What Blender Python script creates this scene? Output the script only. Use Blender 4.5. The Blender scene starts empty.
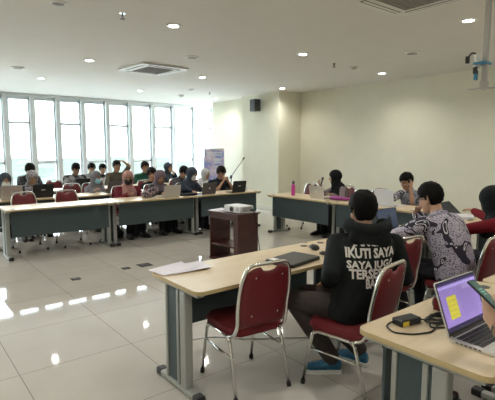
import bpy, bmesh, math, random
from mathutils import Vector as V, Matrix, noise
from mathutils.bvhtree import BVHTree
PI = math.pi
random.seed(7)
SC = bpy.context.scene
COL = SC.collection

# ------------------------------------------------------------------ camera, world, exposure
cd = bpy.data.cameras.new('camera'); cam = bpy.data.objects.new('camera', cd); COL.objects.link(cam)
cd.sensor_width = 36.0; cd.lens = 448.0 / 495.0 * 36.0; cd.clip_start = 0.05; cd.clip_end = 3000
cam.location = (0, 0, 1.61); cam.rotation_euler = (PI / 2 - 0.112, 0, 0.895)
SC.camera = cam
SC.view_settings.view_transform = 'Standard'; SC.view_settings.look = 'None'
SC.view_settings.gamma = 1.0; SC.view_settings.use_curve_mapping = False
SC.view_settings.exposure = 1.22
LAMP_W = 27.0
SKY = 6.0
w = bpy.data.worlds.new('sky'); SC.world = w; w.use_nodes = True
nt = w.node_tree; nt.nodes.clear()
wo = nt.nodes.new('ShaderNodeOutputWorld'); wb = nt.nodes.new('ShaderNodeBackground')
tc = nt.nodes.new('ShaderNodeTexCoord'); sx = nt.nodes.new('ShaderNodeSeparateXYZ'); rp = nt.nodes.new('ShaderNodeValToRGB')
nt.links.new(tc.outputs['Generated'], sx.inputs[0]); nt.links.new(sx.outputs['Z'], rp.inputs[0])
rp.color_ramp.elements[0].position = 0.0; rp.color_ramp.elements[0].color = (0.86, 0.95, 1.0, 1)
rp.color_ramp.elements[1].position = 0.6; rp.color_ramp.elements[1].color = (0.93, 0.97, 1.0, 1)
nt.links.new(rp.outputs[0], wb.inputs[0]); wb.inputs[1].default_value = SKY
nt.links.new(wb.outputs[0], wo.inputs[0])

# ------------------------------------------------------------------ materials
def nodes(name):
    m = bpy.data.materials.new(name); m.use_nodes = True
    t = m.node_tree; b = t.nodes['Principled BSDF']
    return m, t, b
def mat(name, col, rough=0.5, metal=0.0, var=0.0, scale=20.0, bump=0.0, bscale=200.0, emit=0.0, spec=0.5):
    m, t, b = nodes(name)
    b.inputs['Base Color'].default_value = (*col, 1); b.inputs['Roughness'].default_value = rough
    b.inputs['Metallic'].default_value = metal; b.inputs['Specular IOR Level'].default_value = spec
    c = None
    if var or bump:
        c = t.nodes.new('ShaderNodeTexCoord')
    if var:
        n = t.nodes.new('ShaderNodeTexNoise'); n.inputs['Scale'].default_value = scale; n.inputs['Detail'].default_value = 3
        r = t.nodes.new('ShaderNodeValToRGB'); t.links.new(c.outputs['Object'], n.inputs[0]); t.links.new(n.outputs[0], r.inputs[0])
        r.color_ramp.elements[0].position = 0.3; r.color_ramp.elements[1].position = 0.7
        r.color_ramp.elements[0].color = (*[x * (1 - var) for x in col], 1); r.color_ramp.elements[1].color = (*[min(1, x * (1 + var)) for x in col], 1)
        t.links.new(r.outputs[0], b.inputs['Base Color'])
    if bump:
        n = t.nodes.new('ShaderNodeTexNoise'); n.inputs['Scale'].default_value = bscale
        u = t.nodes.new('ShaderNodeBump'); u.inputs['Strength'].default_value = bump; u.inputs['Distance'].default_value = 0.005
        t.links.new(c.outputs['Object'], n.inputs[0]); t.links.new(n.outputs[0], u.inputs['Height']); t.links.new(u.outputs[0], b.inputs['Normal'])
    if emit:
        b.inputs['Emission Color'].default_value = (*col, 1); b.inputs['Emission Strength'].default_value = emit
    return m
def ramp(t, src, stops, interp='CONSTANT'):
    r = t.nodes.new('ShaderNodeValToRGB'); r.color_ramp.interpolation = interp
    el = r.color_ramp.elements
    while len(el) > 1: el.remove(el[-1])
    el[0].position = stops[0][0]; el[0].color = (*stops[0][1], 1)
    for p, c in stops[1:]:
        e = el.new(p); e.color = (*c, 1)
    t.links.new(src, r.inputs[0]); return r
def batik(name, scale=5.0, light=(0.42, 0.39, 0.48), dark=(0.015, 0.012, 0.03), dots=48.0, seed=0.0, t0=0.535):
    m, t, b = nodes(name); b.inputs['Roughness'].default_value = 0.75
    c = t.nodes.new('ShaderNodeTexCoord'); mp = t.nodes.new('ShaderNodeMapping'); mp.inputs['Location'].default_value = (seed, seed * .7, 0)
    t.links.new(c.outputs['Object'], mp.inputs[0])
    vo = t.nodes.new('ShaderNodeTexVoronoi'); vo.inputs['Scale'].default_value = dots; t.links.new(mp.outputs[0], vo.inputs[0])
    fine = ramp(t, vo.outputs['Distance'], [(0, dark), (0.3, dark), (0.42, light)], 'LINEAR')
    n = t.nodes.new('ShaderNodeTexNoise'); n.inputs['Scale'].default_value = scale; n.inputs['Detail'].default_value = 1.0; n.inputs['Distortion'].default_value = 1.3
    t.links.new(mp.outputs[0], n.inputs[0])
    big = ramp(t, n.outputs[0], [(0, dark), (t0 + .07, (0.7, 0.68, 0.72)), (t0 + .1, dark), (t0 + .15, (0.7, .68, .72))])
    ms = ramp(t, n.outputs[0], [(0, (0, 0, 0)), (t0, (1, 1, 1))])
    mx = t.nodes.new('ShaderNodeMixRGB'); t.links.new(ms.outputs[0], mx.inputs[0]); t.links.new(fine.outputs[0], mx.inputs[1]); t.links.new(big.outputs[0], mx.inputs[2])
    t.links.new(mx.outputs[0], b.inputs['Base Color']); return m
def mottled(name, c1, c2, scale=25.0, pos=0.5):
    m, t, b = nodes(name); b.inputs['Roughness'].default_value = 0.85
    c = t.nodes.new('ShaderNodeTexCoord'); n = t.nodes.new('ShaderNodeTexNoise'); n.inputs['Scale'].default_value = scale; n.inputs['Detail'].default_value = 2
    t.links.new(c.outputs['Object'], n.inputs[0]); r = ramp(t, n.outputs[0], [(0, c1), (pos - .06, c1), (pos + .06, c2)], 'LINEAR')
    t.links.new(r.outputs[0], b.inputs['Base Color']); return m
def tile_mat():
    m, t, b = nodes('polished_tile')
    g = t.nodes.new('ShaderNodeNewGeometry'); mp = t.nodes.new('ShaderNodeMapping')
    mp.inputs['Location'].default_value = (3.405, -0.635, 0)
    t.links.new(g.outputs['Position'], mp.inputs[0])
    br = t.nodes.new('ShaderNodeTexBrick'); br.offset = 0.0; br.squash = 1.0
    br.inputs['Scale'].default_value = 1.0; br.inputs['Brick Width'].default_value = 0.85; br.inputs['Row Height'].default_value = 0.85
    br.inputs['Mortar Size'].default_value = 0.0022; br.inputs['Mortar Smooth'].default_value = 0.0; br.inputs['Bias'].default_value = 0.0
    br.inputs['Color1'].default_value = (0.50, 0.475, 0.43, 1); br.inputs['Color2'].default_value = (0.47, 0.445, 0.40, 1); br.inputs['Mortar'].default_value = (0.17, 0.15, 0.125, 1)
    t.links.new(mp.outputs[0], br.inputs[0])
    n = t.nodes.new('ShaderNodeTexNoise'); n.inputs['Scale'].default_value = 3.0; n.inputs['Detail'].default_value = 5; t.links.new(g.outputs['Position'], n.inputs[0])
    r = ramp(t, n.outputs[0], [(0.3, (0.93, 0.93, 0.93)), (0.7, (1, 1, 1))], 'LINEAR')
    mx = t.nodes.new('ShaderNodeMixRGB'); mx.blend_type = 'MULTIPLY'; mx.inputs[0].default_value = 1
    t.links.new(br.outputs[0], mx.inputs[1]); t.links.new(r.outputs[0], mx.inputs[2]); t.links.new(mx.outputs[0], b.inputs['Base Color'])
    b.inputs['Roughness'].default_value = 0.05; b.inputs['IOR'].default_value = 1.4
    return m
def wood_mat(name, c1, c2, rough=0.35, sc=(4, 40, 40)):
    m, t, b = nodes(name); c = t.nodes.new('ShaderNodeTexCoord'); mp = t.nodes.new('ShaderNodeMapping'); mp.inputs['Scale'].default_value = sc
    n = t.nodes.new('ShaderNodeTexNoise'); n.inputs['Scale'].default_value = 1.0; n.inputs['Detail'].default_value = 4; n.inputs['Distortion'].default_value = .6
    t.links.new(c.outputs['Object'], mp.inputs[0]); t.links.new(mp.outputs[0], n.inputs[0])
    r = ramp(t, n.outputs[0], [(0.3, c1), (0.7, c2)], 'LINEAR'); t.links.new(r.outputs[0], b.inputs['Base Color']); b.inputs['Roughness'].default_value = rough
    return m
def glass_mat():
    m = bpy.data.materials.new('window_glass'); m.use_nodes = True; t = m.node_tree; t.nodes.clear()
    o = t.nodes.new('ShaderNodeOutputMaterial'); mx = t.nodes.new('ShaderNodeMixShader'); tr = t.nodes.new('ShaderNodeBsdfTransparent'); gl = t.nodes.new('ShaderNodeBsdfGlossy')
    tr.inputs[0].default_value = (0.93, 0.97, 0.97, 1); gl.inputs['Roughness'].default_value = 0.02
    fr = t.nodes.new('ShaderNodeFresnel'); fr.inputs[0].default_value = 1.4
    t.links.new(fr.outputs[0], mx.inputs[0]); t.links.new(tr.outputs[0], mx.inputs[1]); t.links.new(gl.outputs[0], mx.inputs[2]); t.links.new(mx.outputs[0], o.inputs[0])
    return m
def flat_screen(name, build, strength):
    m, t, b = nodes(name); b.inputs['Roughness'].default_value = 0.25
    out = build(t); t.links.new(out, b.inputs['Emission Color']); b.inputs['Emission Strength'].default_value = strength
    b.inputs['Base Color'].default_value = (0.01, 0.01, 0.012, 1); return m

M = dict(
    floor=tile_mat(), ceil=mat('ceiling_paint', (0.72, 0.70, 0.66), 0.9, var=.015, scale=2, spec=.2), wall=mat('cream_wall_paint', (0.76, 0.74, 0.61), 0.8, var=.02, scale=3, spec=.25),
    white=mat('white_frame', (0.80, 0.85, 0.88), 0.45), base=mat('baseboard_tile', (0.68, 0.66, 0.58), 0.3),
    glass=glass_mat(), green=mat('far_vegetation', (0.047, 0.060, 0.050), 0.95, var=.45, scale=.02, spec=.1),
    top=wood_mat('maple_laminate', (0.60, 0.485, 0.32), (0.66, 0.54, 0.37), .33, (30, 3, 30)), edge=mat('table_edge_band', (0.50, 0.385, 0.20), .45),
    grey=mat('grey_table_metal', (0.36, 0.37, 0.35), .4, .35), teal=mat('dark_slate_panel', (0.045, 0.068, 0.075), .5, var=.1, scale=60), black=mat('black_plastic', (0.012, 0.012, 0.014), .4),
    darkgrey=mat('dark_grey_plastic', (0.05, 0.05, 0.055), .4), cable=mat('black_cable', (0.015, 0.015, 0.016), .5),
    red=mat('red_chair_fabric', (0.15, 0.008, 0.013), .7, var=.12, scale=90, bump=.15, bscale=350), redb=mat('red_chair_vinyl', (0.14, 0.009, 0.014), .5, var=.1, scale=70),
    chrome=mat('chrome_tube', (0.78, 0.77, 0.74), .16, 1.0), rubber=mat('black_rubber', (0.012, 0.012, 0.012), .7),
    dwood=wood_mat('dark_red_brown_wood', (0.045, 0.014, 0.012), (0.075, 0.024, 0.02), .3, (6, 6, 40)),
    lampf=mat('lamp_white_ring', (0.75, 0.75, 0.73), .5), lampd=mat('lamp_diffuser', (1.0, 0.97, 0.92), .5, emit=14.0),
    pole=mat('grey_pole_paint', (0.46, 0.45, 0.43), .5), acw=mat('ac_white', (0.72, 0.71, 0.68), .5), acg=mat('ac_grille', (0.23, 0.22, 0.20), .6), acd=mat('ac_slot', (0.03, 0.03, 0.03), .7),
    silver=mat('silver_aluminium', (0.62, 0.58, 0.52), .35, .6), alu=mat('light_aluminium', (0.70, 0.70, 0.70), .3, .7), lapw=mat('white_laptop_shell', (0.66, 0.66, 0.69), .4), lapb=mat('black_laptop_shell', (0.014, 0.016, 0.018), .35), lapg=mat('grey_brown_laptop_shell', (0.11, 0.10, 0.10), .35, .3),
    logo=mat('logo_white', (0.85, 0.85, 0.83), .4), paper=mat('white_paper', (0.72, 0.70, 0.76), .8), pink=mat('magenta_bottle', (0.55, 0.05, 0.30), .3), purple=mat('purple_fabric', (0.26, 0.03, 0.20), .7, var=.15, scale=50),
    projw=mat('white_projector_shell', (0.70, 0.70, 0.72), .4), lens=mat('lens_glass', (0.01, 0.01, 0.015), .08), blue=mat('blue_strap', (0.05, 0.22, 0.38), .5),
    yellow=mat('yellow_label', (0.75, 0.55, 0.05), .5), eye=mat('eye_dark', (0.015, 0.01, 0.008), .2), eyew=mat('eye_white', (0.7, 0.68, 0.64), .3), lip=mat('lips', (0.30, 0.12, 0.10), .5), hair=mat('black_hair', (0.007, 0.006, 0.006), .75, bump=.4, bscale=120, spec=.12),
    brow=mat('eyebrow_hair', (0.02, 0.015, 0.012), .8), skin=mat('brown_skin', (0.40, 0.22, 0.135), .55, var=.06, scale=15), skin2=mat('light_brown_skin', (0.52, 0.31, 0.205), .55, var=.06, scale=15), nail=mat('fingernail', (0.55, 0.36, 0.28), .35),
    text=mat('printed_white', (0.62, 0.60, 0.56), .8), sole=mat('white_sole', (0.72, 0.72, 0.70), .6),
)
def cloth(name, col, var=.12, scale=30): return mat(name, col, .85, var=var, scale=scale, bump=.25, bscale=60, spec=.2)

# ------------------------------------------------------------------ mesh helpers
def link(o): COL.objects.link(o); return o
def obj(name, bm, m, parent=None, loc=None, smooth=False):
    if isinstance(bm, bmesh.types.BMesh):
        me = bpy.data.meshes.new(name); bm.to_mesh(me); bm.free()
    else: me = bm
    if isinstance(m, (list, tuple)):
        for x in m: me.materials.append(x)
    else:
        me.materials.append(m)
    if smooth:
        for p in me.polygons: p.use_smooth = True
    o = bpy.data.objects.new(name, me); link(o)
    if parent: o.parent = parent
    if loc is not None: o.location = loc
    return o
def tag(o, label, cat, group=None, kind=None):
    if label: o['label'] = label
    if cat: o['category'] = cat
    if group: o['group'] = group
    if kind: o['kind'] = kind
    return o
def thing(name, label, cat, loc=(0, 0, 0), rot=0.0, group=None):
    o = bpy.data.objects.new(name, None); link(o); o.empty_display_size = .1
    o.location = loc; o.rotation_euler = (0, 0, rot); return tag(o, label, cat, group)
def struct(name, bm, m, parent=None):
    o = obj(name, bm, m, parent)
    if not parent: o['kind'] = 'structure'
    return o
def dup(root, loc, rot, label, group=None, cat=None):
    r = root.copy(); link(r); r.location = loc; r.rotation_euler = (0, 0, rot); r['label'] = label
    if group: r['group'] = group
    for ch in list(root.children):
        c = ch.copy(); link(c); c.parent = r
        for g in list(ch.children):
            d = g.copy(); link(d); d.parent = c
    return r
def NB(): return bmesh.new()
def box(bm, x0, x1, y0, y1, z0, z1, bev=0.0, seg=2, mi=0, T=None):
    t = bmesh.new(); bmesh.ops.create_cube(t, size=1.0)
    for v in t.verts: v.co = V(((x0 + x1) / 2 + v.co.x * (x1 - x0), (y0 + y1) / 2 + v.co.y * (y1 - y0), (z0 + z1) / 2 + v.co.z * (z1 - z0)))
    if bev: bmesh.ops.bevel(t, geom=t.edges[:] , offset=bev, segments=seg, affect='EDGES', profile=.5)
    merge(bm, t, mi, T); return bm
def merge(bm, t, mi=0, T=None):
    if T is not None: bmesh.ops.transform(t, matrix=T, verts=t.verts)
    mp = {v: bm.verts.new(v.co) for v in t.verts}
    for f in t.faces:
        try:
            g = bm.faces.new([mp[v] for v in f.verts]); g.material_index = mi; g.smooth = f.smooth
        except ValueError: pass
    t.free()
def tube(bm, pts, r, n=10, mi=0, closed=False, caps=True):
    pts = [V(p) for p in pts]; rs = r if isinstance(r, (list, tuple)) else [r] * len(pts); rings = []; N = len(pts); prev = None
    for i, p in enumerate(pts):
        a = pts[(i - 1) % N] if closed else pts[max(i - 1, 0)]; b = pts[(i + 1) % N] if closed else pts[min(i + 1, N - 1)]
        t = (b - a).normalized()
        if prev is None: u = t.orthogonal().normalized()
        else:
            u = prev - t * prev.dot(t); u = u.normalized() if u.length > 1e-6 else t.orthogonal().normalized()
        prev = u; v = t.cross(u)
        rings.append([bm.verts.new(p + (u * math.cos(k * 2 * PI / n) + v * math.sin(k * 2 * PI / n)) * rs[i]) for k in range(n)])
    for i in range(N if closed else N - 1):
        A, B = rings[i], rings[(i + 1) % N]
        for k in range(n):
            f = bm.faces.new((A[k], A[(k + 1) % n], B[(k + 1) % n], B[k])); f.material_index = mi; f.smooth = True
    if caps and not closed:
        for R_ in (rings[0][::-1], rings[-1]):
            f = bm.faces.new(R_); f.material_index = mi
    return bm
def fillet(pts, r, k=5):
    pts = [V(p) for p in pts]; out = [pts[0]]
    for i in range(1, len(pts) - 1):
        p, a, b = pts[i], pts[i - 1], pts[i + 1]; da = (a - p); db = (b - p); rr = min(r, da.length * .45, db.length * .45)
        A = p + da.normalized() * rr; B = p + db.normalized() * rr
        for j in range(k + 1):
            s = j / k; out.append(A * (1 - s) ** 2 + p * 2 * s * (1 - s) + B * s * s)
    return out + [pts[-1]]
def lathe(bm, prof, n=20, c=(0, 0, 0), mi=0, T=None, caps=True):
    t = bmesh.new(); rings = []
    for r, z in prof: rings.append([t.verts.new((c[0] + r * math.cos(k * 2 * PI / n), c[1] + r * math.sin(k * 2 * PI / n), c[2] + z)) for k in range(n)])
    for A, B in zip(rings, rings[1:]):
        for k in range(n):
            f = t.faces.new((A[k], A[(k + 1) % n], B[(k + 1) % n], B[k])); f.smooth = True
    if caps: t.faces.new(rings[0][::-1]); t.faces.new(rings[-1])
    merge(bm, t, mi, T); return bm
def prism(bm, poly, z0, z1, mi=0, T=None, side_mi=None):
    t = bmesh.new(); A = [t.verts.new((x, y, z0)) for x, y in poly]; B = [t.verts.new((x, y, z1)) for x, y in poly]; n = len(poly)
    t.faces.new(A[::-1]).material_index = mi; t.faces.new(B).material_index = mi
    for k in range(n): t.faces.new((A[k], A[(k + 1) % n], B[(k + 1) % n], B[k])).material_index = mi if side_mi is None else side_mi
    if T is not None: bmesh.ops.transform(t, matrix=T, verts=t.verts)
    mp = {v: bm.verts.new(v.co) for v in t.verts}
    for f in t.faces: bm.faces.new([mp[v] for v in f.verts]).material_index = f.material_index
    t.free(); return bm
def rrect(x0, x1, y0, y1, r, k=5):
    out = []
    for cx, cy, a in ((x1 - r, y1 - r, 0), (x0 + r, y1 - r, PI / 2), (x0 + r, y0 + r, PI), (x1 - r, y0 + r, 1.5 * PI)):
        for j in range(k + 1):
            t = a + PI / 2 * j / k; out.append((cx + r * math.cos(t), cy + r * math.sin(t)))
    return out
def ellip(bm, c, r, R=None, nu=14, nv=10, mi=0):
    t = bmesh.new(); bmesh.ops.create_uvsphere(t, u_segments=nu, v_segments=nv, radius=1.0)
    for v in t.verts:
        p = V((v.co.x * r[0], v.co.y * r[1], v.co.z * r[2])); v.co = (R @ p if R else p) + V(c)
    for f in t.faces: f.smooth = True
    merge(bm, t, mi); return bm
def cap(bm, a, b, ra, rb, n=12):
    a, b = V(a), V(b); d = (b - a); L = d.length; d = d / L if L > 1e-6 else V((0, 0, 1)); pts = []; rs = []
    for j in range(4):
        t = PI / 2 * (1 - j / 3); pts.append(a - d * ra * math.sin(t)); rs.append(max(ra * math.cos(t), ra * .08))
    for j in range(4):
        t = PI / 2 * j / 3; pts.append(b + d * rb * math.sin(t)); rs.append(max(rb * math.cos(t), rb * .08))
    return tube(bm, pts, rs, n)
def loft(bm, rings, n=18):
    """rings: (centre, fwd axis*half, lat axis*half)"""
    R = []
    for c, f, l in rings: R.append([bm.verts.new(V(c) + V(f) * math.cos(k * 2 * PI / n) + V(l) * math.sin(k * 2 * PI / n)) for k in range(n)])
    for A, B in zip(R, R[1:]):
        for k in range(n): bm.faces.new((A[k], A[(k + 1) % n], B[(k + 1) % n], B[k])).smooth = True
    bm.faces.new(R[0][::-1]); bm.faces.new(R[-1]); return bm
def fuse(bm, vox, it=3, lam=.5):
    """one continuous skin around overlapping volumes"""
    bmesh.ops.recalc_face_normals(bm, faces=bm.faces)
    me = bpy.data.meshes.new('volume'); bm.to_mesh(me); bm.free(); o = bpy.data.objects.new('volume', me); link(o)
    md = o.modifiers.new('r', 'REMESH'); md.mode = 'VOXEL'; md.voxel_size = vox; md.use_smooth_shade = True
    dg = bpy.context.evaluated_depsgraph_get(); dg.update(); r = bpy.data.meshes.new_from_object(o.evaluated_get(dg))
    bpy.data.objects.remove(o); bpy.data.meshes.remove(me)
    b = bmesh.new(); b.from_mesh(r)
    for _ in range(it): bmesh.ops.smooth_vert(b, verts=b.verts, factor=lam, use_axis_x=True, use_axis_y=True, use_axis_z=True)
    for f in b.faces: f.smooth = True
    b.to_mesh(r); b.free(); return r
def solidify(bm, th):
    bm.normal_update(); geom = bm.faces[:]
    bmesh.ops.solidify(bm, geom=geom, thickness=th); return bm

# ------------------------------------------------------------------ the room
X0, X1, Y0, Y1, H = -13.2, 3.2, -4.2, 8.7, 3.1
b = NB(); box(b, X0 - .3, X1 + .2, Y0 - .2, Y1 + 1.0, -.2, 0); struct('floor', b, M['floor'])
b = NB(); box(b, X0 - .3, X1 + .2, Y0 - .2, Y1 + 1.0, H, H + .2); struct('ceiling', b, M['ceil'])
b = NB(); box(b, -8.57, X1 + .2, Y1, Y1 + .2, 0, H); struct('wall_right', b, M['wall'])
b = NB(); box(b, X1, X1 + .2, Y0 - .2, Y1, 0, H); struct('wall_back', b, M['wall'])
b = NB(); box(b, X0 - .3, X1, Y0 - .2, Y0, 0, H); struct('wall_left', b, M['wall'])
b = NB(); box(b, -10.08, -8.57, 7.9, Y1 + .2, 0, H); struct('wall_column', b, M['wall'])
b = NB(); box(b, -12.1, -10.08, 8.27, Y1 + .2, 0, H); struct('wall_corner', b, M['wall'])
b = NB(); box(b, X0 - .3, -12.1, 9.4, 9.6, 0, H); struct('wall_recess', b, M['wall'])
b = NB(); box(b, -8.57, X1, Y1 - .012, Y1, 0, .1, .002); struct('baseboard_right', b, M['base'])
b = NB(); box(b, -10.08, -8.558, 7.888, 7.9, 0, .1, .002); box(b, -8.57, -8.558, 7.9, Y1, 0, .1, .002); struct('baseboard_column', b, M['base'])
b = NB(); box(b, -12.1, -10.08, 8.258, 8.27, 0, .1, .002); struct('baseboard_corner', b, M['base'])
# window wall: low parapet, head beam, deep posts, alternating panes
b = NB(); box(b, X0 - .3, X0, Y0, 9.4, 0, .42); struct('wall_window', b, M['wall'])
b = NB(); box(b, X0 - .3, X0 + .02, Y0, 9.4, H - .06, H); struct('trim_1', b, M['white'])
b = NB(); box(b, X0 - .3, X0 + .08, Y0, 9.4, .42, .46, .004); struct('trim_2', b, M['white'])
ys = [9.07, 8.31, 7.485, 6.735, 5.965, 5.235, 4.51, 3.82, 3.155, 2.5]
while ys[-1] > Y0 + .8: ys.append(ys[-1] - .66)
for i, y in enumerate(ys):
    p = NB(); box(p, X0 - .17, X0 + .02, y - .06, y + .06, .46, H - .06, .005); struct('trim_%d' % (i + 3), p, M['white'])
for i, (ya, yb) in enumerate(zip(ys, ys[1:])):
    lo, hi = yb + .06, ya - .06
    z1 = 2.33 if i % 2 == 0 else 1.26
    r = NB(); xa, xb = X0 - .16, X0 - .09
    for z0_, z1_ in ((.46, .51), (z1 - .035, z1 + .035), (2.94, 3.04)): box(r, xa, xb, lo, hi, z0_, z1_)
    if i % 2 == 0: box(r, xa, xb, lo, hi, .62, .67)
    box(r, xa, xb, lo, lo + .035, .46, 3.04); box(r, xa, xb, hi - .035, hi, .46, 3.04)
    wn = struct('window_%d' % (i + 1), r, M['white'])
    g = NB(); box(g, X0 - .128, X0 - .122, lo + .02, hi - .02, .48, 2.96); struct('window_pane', g, M['glass'], wn)
    v = NB()
    for q in range(3): box(v, X0 - .12, X0 - .1, lo, hi, 2.945 + q * .035, 2.965 + q * .035)
    struct('vent_louvre', v, M['white'], wn)
b = NB(); box(b, X0 - .3, X0, 9.2, 9.4, .42, H); struct('wall_window_end', b, M['wall'])
# far landscape well below the windows
b = NB(); n = 40; rows = []
for i in range(n + 1):
    row = []
    for j in range(n + 1):
        x = -120 - i * 28; y = -500 + j * 60
        z = -22 + noise.noise(V((x * .01, y * .008, 3))) * 5 + 0 * i + noise.noise(V((x * .05, y * .05, 1))) * 2
        row.append(b.verts.new((x, y, z)))
    rows.append(row)
for i in range(n):
    for j in range(n): b.faces.new((rows[i][j], rows[i][j + 1], rows[i + 1][j + 1], rows[i + 1][j])).smooth = True
struct('hillside', b, M['green'])

# ------------------------------------------------------------------ ceiling fittings
def downlight():
    t = thing('ceiling_downlight', 'x', 'ceiling light')
    r = NB(); lathe(r, [(.062, .0), (.088, .0), (.092, .006), (.092, .012), (.062, .012), (.062, 0)], 28, (0, 0, -.012), caps=False); obj('lamp_ring', r, M['lampf'], t)
    d = NB(); lathe(d, [(.0005, -.004), (.05, -.004), (.062, .003), (.062, .004), (.0005, .004)], 24, (0, 0, -.006)); obj('lamp_diffuser', d, M['lampd'], t)
    ld = bpy.data.lights.new('downlight', 'SPOT'); ld.energy = LAMP_W; ld.color = (1.0, .95, .87); ld.spot_size = math.radians(150); ld.spot_blend = .8; ld.shadow_soft_size = .06
    lo = bpy.data.objects.new('lamp_light', ld); link(lo); lo.parent = t; lo.location = (0, 0, -.03)
    return t
DL = [(-2.6, 5.36, 'bright recessed ceiling downlight nearest the projector pole'), (-5.1, 5.2, 'recessed ceiling downlight left of the sprinkler and round detector over the right-hand tables'),
      (-5.37, 7.68, 'recessed ceiling downlight beside the long cream wall'), (-8.16, 7.63, 'small recessed ceiling downlight right by the edge of the cream column'),
      (-4.93, 2.81, 'large bright recessed ceiling downlight in the upper left, nearest the viewer'), (-7.67, 2.76, 'recessed ceiling downlight just left of the far ceiling air conditioner'),
      (-7.98, 5.2, 'recessed ceiling downlight just right of the far ceiling air conditioner'), (-10.2, 2.64, 'recessed ceiling downlight close to the leftmost windows'),
      (-10.76, 5.13, 'recessed ceiling downlight close to the middle windows'), (-11.04, 7.64, 'small recessed ceiling downlight near the cream corner wall and last window')]
d0 = downlight()
for i, (x, y, l) in enumerate(DL):
    o = d0 if i == 0 else dup(d0, (0, 0, 0), 0, l, 'recessed ceiling downlights')
    o.location = (x, y, H); o['label'] = l; o['group'] = 'recessed ceiling downlights'
for x in (2.4, -.1, -2.6, -5.1, -7.8, -10.5):
    for y in (-2.4, .1): dup(d0, (x, y, H), 0, 'recessed ceiling downlight outside the photo to the left', 'downlights out of view')
for x, y in ((0, 2.7), (0, 5.3), (2.5, 2.7), (2.5, 5.3), (-2.6, 2.7), (0, 7.7), (-2.6, 7.7), (2.5, 7.7)): dup(d0, (x, y, H), 0, 'recessed ceiling downlight outside the photo overhead', 'downlights overhead out of view')
def cassette(x, y, rot, label):
    t = thing('ceiling_air_conditioner', label, 'air conditioner', (x, y, H), rot)
    s = .475; p = NB(); prism(p, rrect(-s, s, -s, s, .03), -.035, 0); obj('panel', p, M['acw'], t)
    g = NB(); box(g, -.27, .27, -.27, .27, -.042, -.034, .003)
    for i in range(11): box(g, -.255 + i * .05, -.245 + i * .05, -.26, .26, -.047, -.041)
    obj('return_grille', g, M['acg'], t)
    for a in range(4):
        v = NB(); box(v, .345, .405, -.31, .31, -.038, -.033); R = Matrix.Rotation(a * PI / 2, 4, 'Z'); bmesh.ops.transform(v, matrix=R, verts=v.verts)
        o = obj('air_slot', v, M['acd'], t); f = NB(); box(f, .35, .385, -.3, .3, -.043, -.037, .002); bmesh.ops.transform(f, matrix=R, verts=f.verts); obj('louvre_flap', f, M['acw'], o)
    return t
cassette(-7.72, 3.95, .06, 'square white cassette air conditioner set in the ceiling in front of the windows')
cassette(-2.51, 4.07, 0, 'square ceiling air conditioner cut off by the top edge of the photo')
def disc(x, y, label, r=.1, name='ceiling_speaker', m='acw', cat='ceiling speaker', h=.02, g=None):
    t = thing(name, label, cat, (x, y, H), 0, g); p = NB(); lathe(p, [(r * .9, -h), (r, -h * .5), (r, 0)], 24); obj('rim', p, M[m], t)
    q = NB(); lathe(q, [(.001, -h - .004), (r * .6, -h - .003), (r * .8, -h + .002)], 24); obj('grille', q, M['acg'], t); return t
G = 'round ceiling speakers'
disc(-6.37, 3.96, 'round ceiling speaker just right of the far air conditioner', .11, g=G); disc(-9.17, 1.98, 'round ceiling speaker at the left edge near the first windows', .11, g=G)
disc(-4.91, 1.47, 'dark round ceiling speaker at the top left edge of the photo', .08, g=G); disc(-3.97, 6.44, 'round ceiling speaker above the man phoning at the right tables', .11, g=G)
disc(-9.76, 6.01, 'small round ceiling speaker between the far downlights, before the corner wall', .09, g=G)
disc(-5.31, 6.73, 'small white smoke detector disc beside the right sprinkler', .06, 'smoke_detector', cat='smoke detector', h=.035)
disc(-10.93, 6.42, 'small white smoke detector close to the window heads', .07, 'smoke_detector', cat='smoke detector', h=.05)
def sprinkler(x, y, label):
    t = thing('fire_sprinkler', label, 'sprinkler', (x, y, H), 0, 'fire sprinklers')
    p = NB(); lathe(p, [(.035, -.006), (.035, 0)], 16); obj('escutcheon', p, M['chrome'], t)
    p = NB(); tube(p, [(0, 0, -.004), (0, 0, -.04)], .009); tube(p, [(.014, 0, -.03), (.014, 0, -.06)], .003); tube(p, [(-.014, 0, -.03), (-.014, 0, -.06)], .003); obj('nozzle', p, M['darkgrey'], t)
    p = NB(); lathe(p, [(.028, -.066), (.028, -.062)], 14); obj('deflector', p, M['darkgrey'], t)
sprinkler(-4.85, 2.13, 'fire sprinkler head in the upper left, by the nearest bright downlight'); sprinkler(-5.31, 6.19, 'fire sprinkler head beside the small detector over the right tables'); sprinkler(-9.9, 6.67, 'small fire sprinkler head near the corner wall')
# projector pole
t = thing('projector_pole', 'pale metal ceiling pole with a cable bundle and cross bracket at right', 'projector mount', (-1.535, 3.455, H))
p = NB(); box(p, -.018, .018, -.018, .018, -1.0, 0, .003); obj('pole', p, M['pole'], t)
p = NB(); box(p, -.09, .09, -.09, .09, -.012, 0, .002); obj('ceiling_plate', p, M['acw'], t)
p = NB(); box(p, -.024, .024, -.024, .024, -1.05, -.99, .004)
for a in (.4, 1.97, 3.54, 5.1): tube(p, [(0, 0, -1.04), (.11 * math.cos(a), .11 * math.sin(a), -1.045)], .006, 6)
obj('bracket', p, M['pole'], t)
p = NB()
for i in range(5):
    pts = [(-.04 + .012 * math.cos(q * .8 + i), -.045 + .012 * math.sin(q * 1.1 + i), -.80 - .015 * q + .008 * math.sin(i * 2)) for q in range(9)]; tube(p, fillet(pts, .02, 2), .009, 6)
obj('white_cable_bundle', p, M['logo'], t)
p = NB(); box(p, -.06, .032, -.065, .032, -.875, -.858, .003); obj('strap', p, M['blue'], t)
p = NB(); box(p, -.055, -.03, -.06, -.035, -.985, -.935, .006); obj('blue_connector', p, M['blue'], t)
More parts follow.
